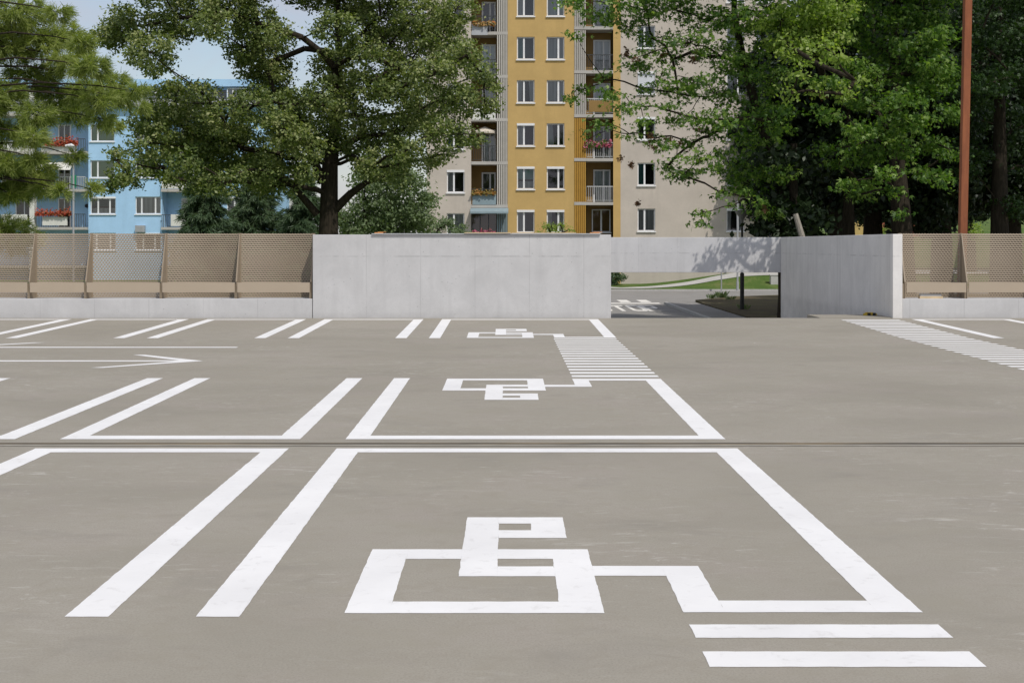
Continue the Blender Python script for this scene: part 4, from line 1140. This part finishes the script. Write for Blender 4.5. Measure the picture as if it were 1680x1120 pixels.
# weeds on the island
def tuft(u, v, Y, n, h, label, m='mid_leaf'):
    b = at(u, v, Y); b.z = zz
    mb = MB()
    for i in range(n):
        h_ = h * .55; a = random.uniform(0, 6.28); d = Vector((math.cos(a), math.sin(a), 0)); s_ = random.uniform(.008, .018); hh = h_ * random.uniform(.4, 1.2); o_ = d * random.uniform(0, .25)
        side = Vector((-d.y, d.x, 0)) * s_
        mb.poly([o_ - side, o_ + side, o_ + d * hh * .35 + Vector((0, 0, hh * .7)) + side, o_ + d * hh * .7 + Vector((0, 0, hh)), o_ + d * hh * .35 + Vector((0, 0, hh * .7)) - side])
    o = mb.build('weed_tuft', M[m], loc=b); tag(o, label, 'weed'); return o
tuft(1184, 490, 65, 90, .55, 'green weed tuft at the foot of the thin signpost')
tuft(1168, 492, 64, 60, .40, 'low weed tuft left of the signpost on the soil island')
tuft(1198, 493, 63, 60, .35, 'low weed tuft between the signpost and the dark street lamp')
tuft(1220, 511, 53.3, 50, .35, 'weed tuft at the base of the dark street lamp')
# ---- maple with overhanging branches, right of the tower
random.seed(31)
YM = 43.5
mp_ = [(950,12,26),(985,30,30),(1012,10,30),(1030,48,26),(1060,18,34),(1110,20,40),(1160,38,38),(1212,28,44),(1135,70,34),(1182,92,38),(1225,108,40),(1075,62,24),(1102,100,20),(1250,60,44),
       (1042,112,26),(1010,150,20),(990,128,12),(962,226,16),(985,205,16),(1012,182,20),(1052,196,18),(1078,228,18),(1112,150,30),(1142,132,30),(1172,156,34),(1150,192,24),(1192,200,32),(1225,182,40),
       (1092,276,18),(1120,285,24),(1152,268,30),(1192,262,34),(1225,300,36),(1235,240,42),(1182,318,16),(1156,345,7),(1148,368,9),(1202,338,15),(1230,322,16),(1252,345,24),(945,60,10),(1060,150,14),(1096,180,16),(1265,130,40),(1268,200,40),(1270,280,36),(1262,20,40),(940,158,7),(958,150,8),
       (1030,222,14),(1048,176,16),(1060,90,16),(1085,130,20),(1120,195,18),(1100,240,16),(1135,232,20),(1165,228,22)]
up = [(u, v, 55) for u, v in ((1020,-45),(1100,-40),(1190,-45),(1270,-45),(1110,-95),(1180,-100))]
bl = px_blobs(mp_, YM, 1.8, mirror=False, flat=.6) + px_blobs(up, YM, 2.5)
X0 = xat(1292, YM + 1.5); Yk = YM + 1.5
tp = [(X0, Yk, GZ - .1), (X0, Yk, 0), (X0 - .05, Yk, 1.4), (X0 - .1, Yk, 2.6), (X0 - .35, Yk, 4.2), (X0 - .9, Yk - .2, 5.8), (X0 - 1.5, Yk - .4, 7.6), (X0 - 1.9, Yk - .4, 9.6), (X0 - 2, Yk - .4, 12)]
root = leafy('maple_tree', 'broad leaved maple reaching thin leafy branches across the grey side of the tower', bl, tp, [.38, .32, .28, .25, .2, .17, .14, .1, .05], .155, M['maple_leaf'], 40, 19, .20, lobes=3, flat=.45, twig_p=.5, r_tip=.0095, up=.7, outw=.3, droop=.5)
bw = []
for u, v, r in ((1030,88,8),(1040,97,6),(1064,228,5),(1075,240,5),(1095,228,4),(1140,95,9),(1125,70,5),(1090,88,6),(1150,215,6),(1162,218,5),(1118,235,5),(1128,245,5),(1046,335,3),(1036,272,4),(1020,262,3),(1145,200,6),(1255,345,3),(1330,150,7),(1352,160,6),(1372,152,4)):
    Y = YM + random.uniform(-1, 1); bw.append((tuple(at(u, v, Y)), r * Y / F, r * Y / F))
C, O, T = sprays(bw, 250, 7, .05, 1.2)
o = leaf_mesh('withered_leaves', C, O, .13, M['brown_leaf'], root, up=.0, lobes=3, droop=2); local(o, root)
# ---- bright tree and the shady group on the far right
random.seed(41)
def grid_blobs(u0, u1, v0, v1, step, r, Y0, Y1, jit=16, keep=1.0, skip=None):
    out = []
    v = v0
    while v <= v1:
        u = u0
        while u <= u1:
            if random.random() < keep:
                uu, vv = u + random.uniform(-jit, jit), v + random.uniform(-jit, jit)
                if not (skip and skip(uu, vv)):
                    Y = random.uniform(Y0, Y1); rr = r * random.uniform(.75, 1.25) * Y / F
                    out.append((tuple(at(uu, vv, Y)), rr, rr * .75))
            u += step
        v += step
    return out
def trunk_at(u, Y, top, lean=0.0):
    X0 = xat(u, Y); return [(X0, Y, GZ - .1), (X0, Y, .3), (X0 + lean * .2, Y, 1.8), (X0 + lean * .5, Y, 3.2), (X0 + lean, Y, 5.2), (X0 + lean * 1.2, Y, top * .75), (X0 + lean * 1.3, Y, top)]
# bright clump near the top
bb_ = px_blobs([(1312,118,13),(1340,150,10),(1376,100,16),(1296,152,7),(1404,135,12),(1352,82,12),(1385,158,8)], 37.9, .4, False, 1.3) + px_blobs([(1285,30,34),(1320,50,36),(1350,25,34),(1300,80,28),(1340,85,28),(1370,60,26),(1275,70,22),(1330,5,34),(1380,20,30),(1290,-30,40),(1350,-35,40),(1330,-100,45)], 41.5, 1.0, False, .7)
leafy('linden_tree', 'tree with a yellow green sunlit crown at the top right of the maple', bb_, trunk_at(1392, 48, 9), [.3, .27, .25, .20, .13, .07, .03], .14, M['maple_bright'], 60, 30, .17, lobes=1, flat=.6, up=.5, droop=.8)
# main right tree, lit clumps toward the camera
lit = [(1420,20,36),(1470,30,40),(1520,25,40),(1400,60,34),(1450,80,38),(1505,75,42),(1545,60,34),(1540,100,34),(1490,120,36),(1440,130,34),(1400,110,30),(1385,150,28),(1430,170,34),(1475,165,36),(1520,150,36),(1560,130,30),(1550,190,30),(1500,200,34),(1455,215,34),(1415,215,30),(1440,250,28),(1480,245,30),(1530,235,26),(1395,240,24),(1365,190,24),(1380,270,18),(1420,265,20),(1350,240,20),(1560,250,20),(1405,320,18),(1475,350,9),(1450,290,20),(1500,285,22),(1420,305,18),(1530,290,22),(1480,310,18),(1385,300,18),(1550,300,16),(1350,130,20)]
bl = px_blobs([(u, v, r * .84) for u, v, r in lit], 42.5, 1.7, False, .62) + px_blobs([(u, v, 60) for u, v in ((1430,-40),(1500,-45),(1560,-40),(1460,-120),(1540,-120),(1500,-200))], 44, 2.5)
leafy('chestnut_tree', 'tall leafy tree with a dark trunk left of the rusty mast', bl, trunk_at(1484, 46, 12, -.3), [.45, .4, .37, .33, .25, .14, .05], .15, M['maple_leaf'], 55, 26, .19, lobes=3, flat=.5, up=.6, droop=.7, r_tip=.012)
bl = grid_blobs(1590, 1800, -60, 190, 42, 32, 43, 48) + grid_blobs(1600, 1800, 190, 340, 46, 28, 46, 50, keep=.8)
leafy('chestnut_tree', 'shady leafy tree right of the rusty mast', bl, trunk_at(1640, 47.5, 12), [.4, .36, .33, .3, .24, .14, .05], .15, M['maple_leaf_shade'], 40, 24, .2, lobes=3, flat=.5, up=.6, droop=.7, r_tip=.012)
# dark evergreens deep in the group
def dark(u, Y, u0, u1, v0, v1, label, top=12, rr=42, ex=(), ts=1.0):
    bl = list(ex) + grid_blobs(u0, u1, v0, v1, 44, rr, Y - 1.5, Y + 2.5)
    leafy('evergreen_tree', label, bl, trunk_at(u, Y, top), [ts * q for q in (.5, .45, .40, .33, .24, .12, .04)], .26, M['dark_shade_leaf'], 40, 30, .28, flat=.7, up=.2, r_tip=.012)
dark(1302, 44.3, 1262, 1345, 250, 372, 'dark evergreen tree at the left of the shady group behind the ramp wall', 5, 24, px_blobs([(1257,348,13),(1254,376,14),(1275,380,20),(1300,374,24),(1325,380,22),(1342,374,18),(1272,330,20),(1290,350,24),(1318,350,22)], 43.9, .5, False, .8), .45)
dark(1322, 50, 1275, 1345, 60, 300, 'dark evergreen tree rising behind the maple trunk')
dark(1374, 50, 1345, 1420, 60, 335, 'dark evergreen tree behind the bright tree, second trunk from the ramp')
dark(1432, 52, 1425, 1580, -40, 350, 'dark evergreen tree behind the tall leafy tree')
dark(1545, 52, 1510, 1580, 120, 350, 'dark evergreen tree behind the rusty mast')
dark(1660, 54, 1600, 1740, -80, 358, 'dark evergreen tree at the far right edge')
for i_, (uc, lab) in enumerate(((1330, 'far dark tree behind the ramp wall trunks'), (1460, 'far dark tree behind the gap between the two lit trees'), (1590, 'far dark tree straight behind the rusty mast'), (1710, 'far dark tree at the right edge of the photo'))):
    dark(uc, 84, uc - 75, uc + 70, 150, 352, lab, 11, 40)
lst = [(1530,375,14),(1545,380,12),(1512,382,12),(1600,380,12),(1450,382,10)]
X0 = xat(1535, 70)
leafy('garden_shrub', 'low sunlit shrub behind the trunks, seen just above the right fence', px_blobs(lst, 70, .6), [(X0, 70, GZ), (X0, 70, .5), (X0, 70, 1.2)], [.06, .05, .03], .12, M['maple_bright'], 50, 26, .14, cat='shrub')

# repeats share a group
GROUPS = {'spruce_tree': 'spruces before the blue block', 'evergreen_tree': 'dark evergreens behind the right trees', 'chestnut_tree': 'leafy trees beside the rusty mast',
          'mesh_fence': 'beige mesh fences of the deck', 'low_concrete_wall': 'low walls under the mesh fences', 'ramp_wall': 'side walls of the ramp', 'roof_plank': 'boards lying on the tall wall',
          'wood_offcut': 'wood offcuts on the tall wall', 'weed_tuft': 'weed tufts on the soil island', 'street_lamp': 'street lamps', 'garden_shrub': 'shrubs near the tower'}
for o_ in SC.objects:
    g_ = GROUPS.get(o_.name.split('.')[0])
    if g_ and o_.parent is None: o_['group'] = g_

# ------------------------------------------------------------------ light
SUN_EL, SUN_AZ = 54.0, 32.0                      # azimuth measured from straight behind the camera towards the right
w = bpy.data.worlds.new('World'); SC.world = w; w.use_nodes = True
nt = w.node_tree; nt.nodes.clear()
out = nt.nodes.new('ShaderNodeOutputWorld'); bg = nt.nodes.new('ShaderNodeBackground')
sky = nt.nodes.new('ShaderNodeTexSky'); sky.sky_type = 'NISHITA'; sky.sun_disc = False
sky.sun_elevation = R(SUN_EL); sky.sun_rotation = R(180 - SUN_AZ); sky.air_density = 1.2; sky.dust_density = 1.0; sky.ozone_density = 1.8
tc = nt.nodes.new('ShaderNodeTexCoord'); mpn = nt.nodes.new('ShaderNodeMapping'); mpn.inputs['Scale'].default_value = (1.6, 1.6, 4.5)
nt.links.new(tc.outputs['Generated'], mpn.inputs[0])
cl = noise(nt, mpn.outputs[0], 2.1, 7, .58, .4)
cf = ramp(nt, cl, [(.36, .25), (.60, .95)])
mx = mix(nt, sky.outputs[0], (4.2, 4.2, 4.75), cf)
nt.links.new(mx, bg.inputs[0]); bg.inputs[1].default_value = .15
nt.links.new(bg.outputs[0], out.inputs[0])
sl = bpy.data.lights.new('Sun', 'SUN'); sl.energy = 3.3; sl.angle = R(.5); sl.color = (1.0, .955, .90)
so = bpy.data.objects.new('Sun', sl); COL.objects.link(so)
az = R(SUN_AZ); el = R(SUN_EL)
tosun = Vector((math.sin(az) * math.cos(el), -math.cos(az) * math.cos(el), math.sin(el)))
so.rotation_euler = tosun.to_track_quat('Z', 'Y').to_euler(); so.location = tosun * 60

cam = bpy.data.cameras.new('Camera'); cam.sensor_width = 36.0; cam.lens = F / 1680 * 36
cam.shift_x = (840 - U0) / 1680; cam.shift_y = -(560 - V0) / 1680; cam.clip_end = 6000; cam.clip_start = .1
co = bpy.data.objects.new('Camera', cam); COL.objects.link(co); co.location = (0, 0, H); co.rotation_euler = (R(90), 0, 0)
SC.camera = co
SC.view_settings.view_transform = 'Standard'; SC.view_settings.look = 'None'; SC.view_settings.gamma = 1.0; SC.view_settings.exposure = -0.22
try: SC.cycles.transparent_max_bounces = 12
except Exception: pass
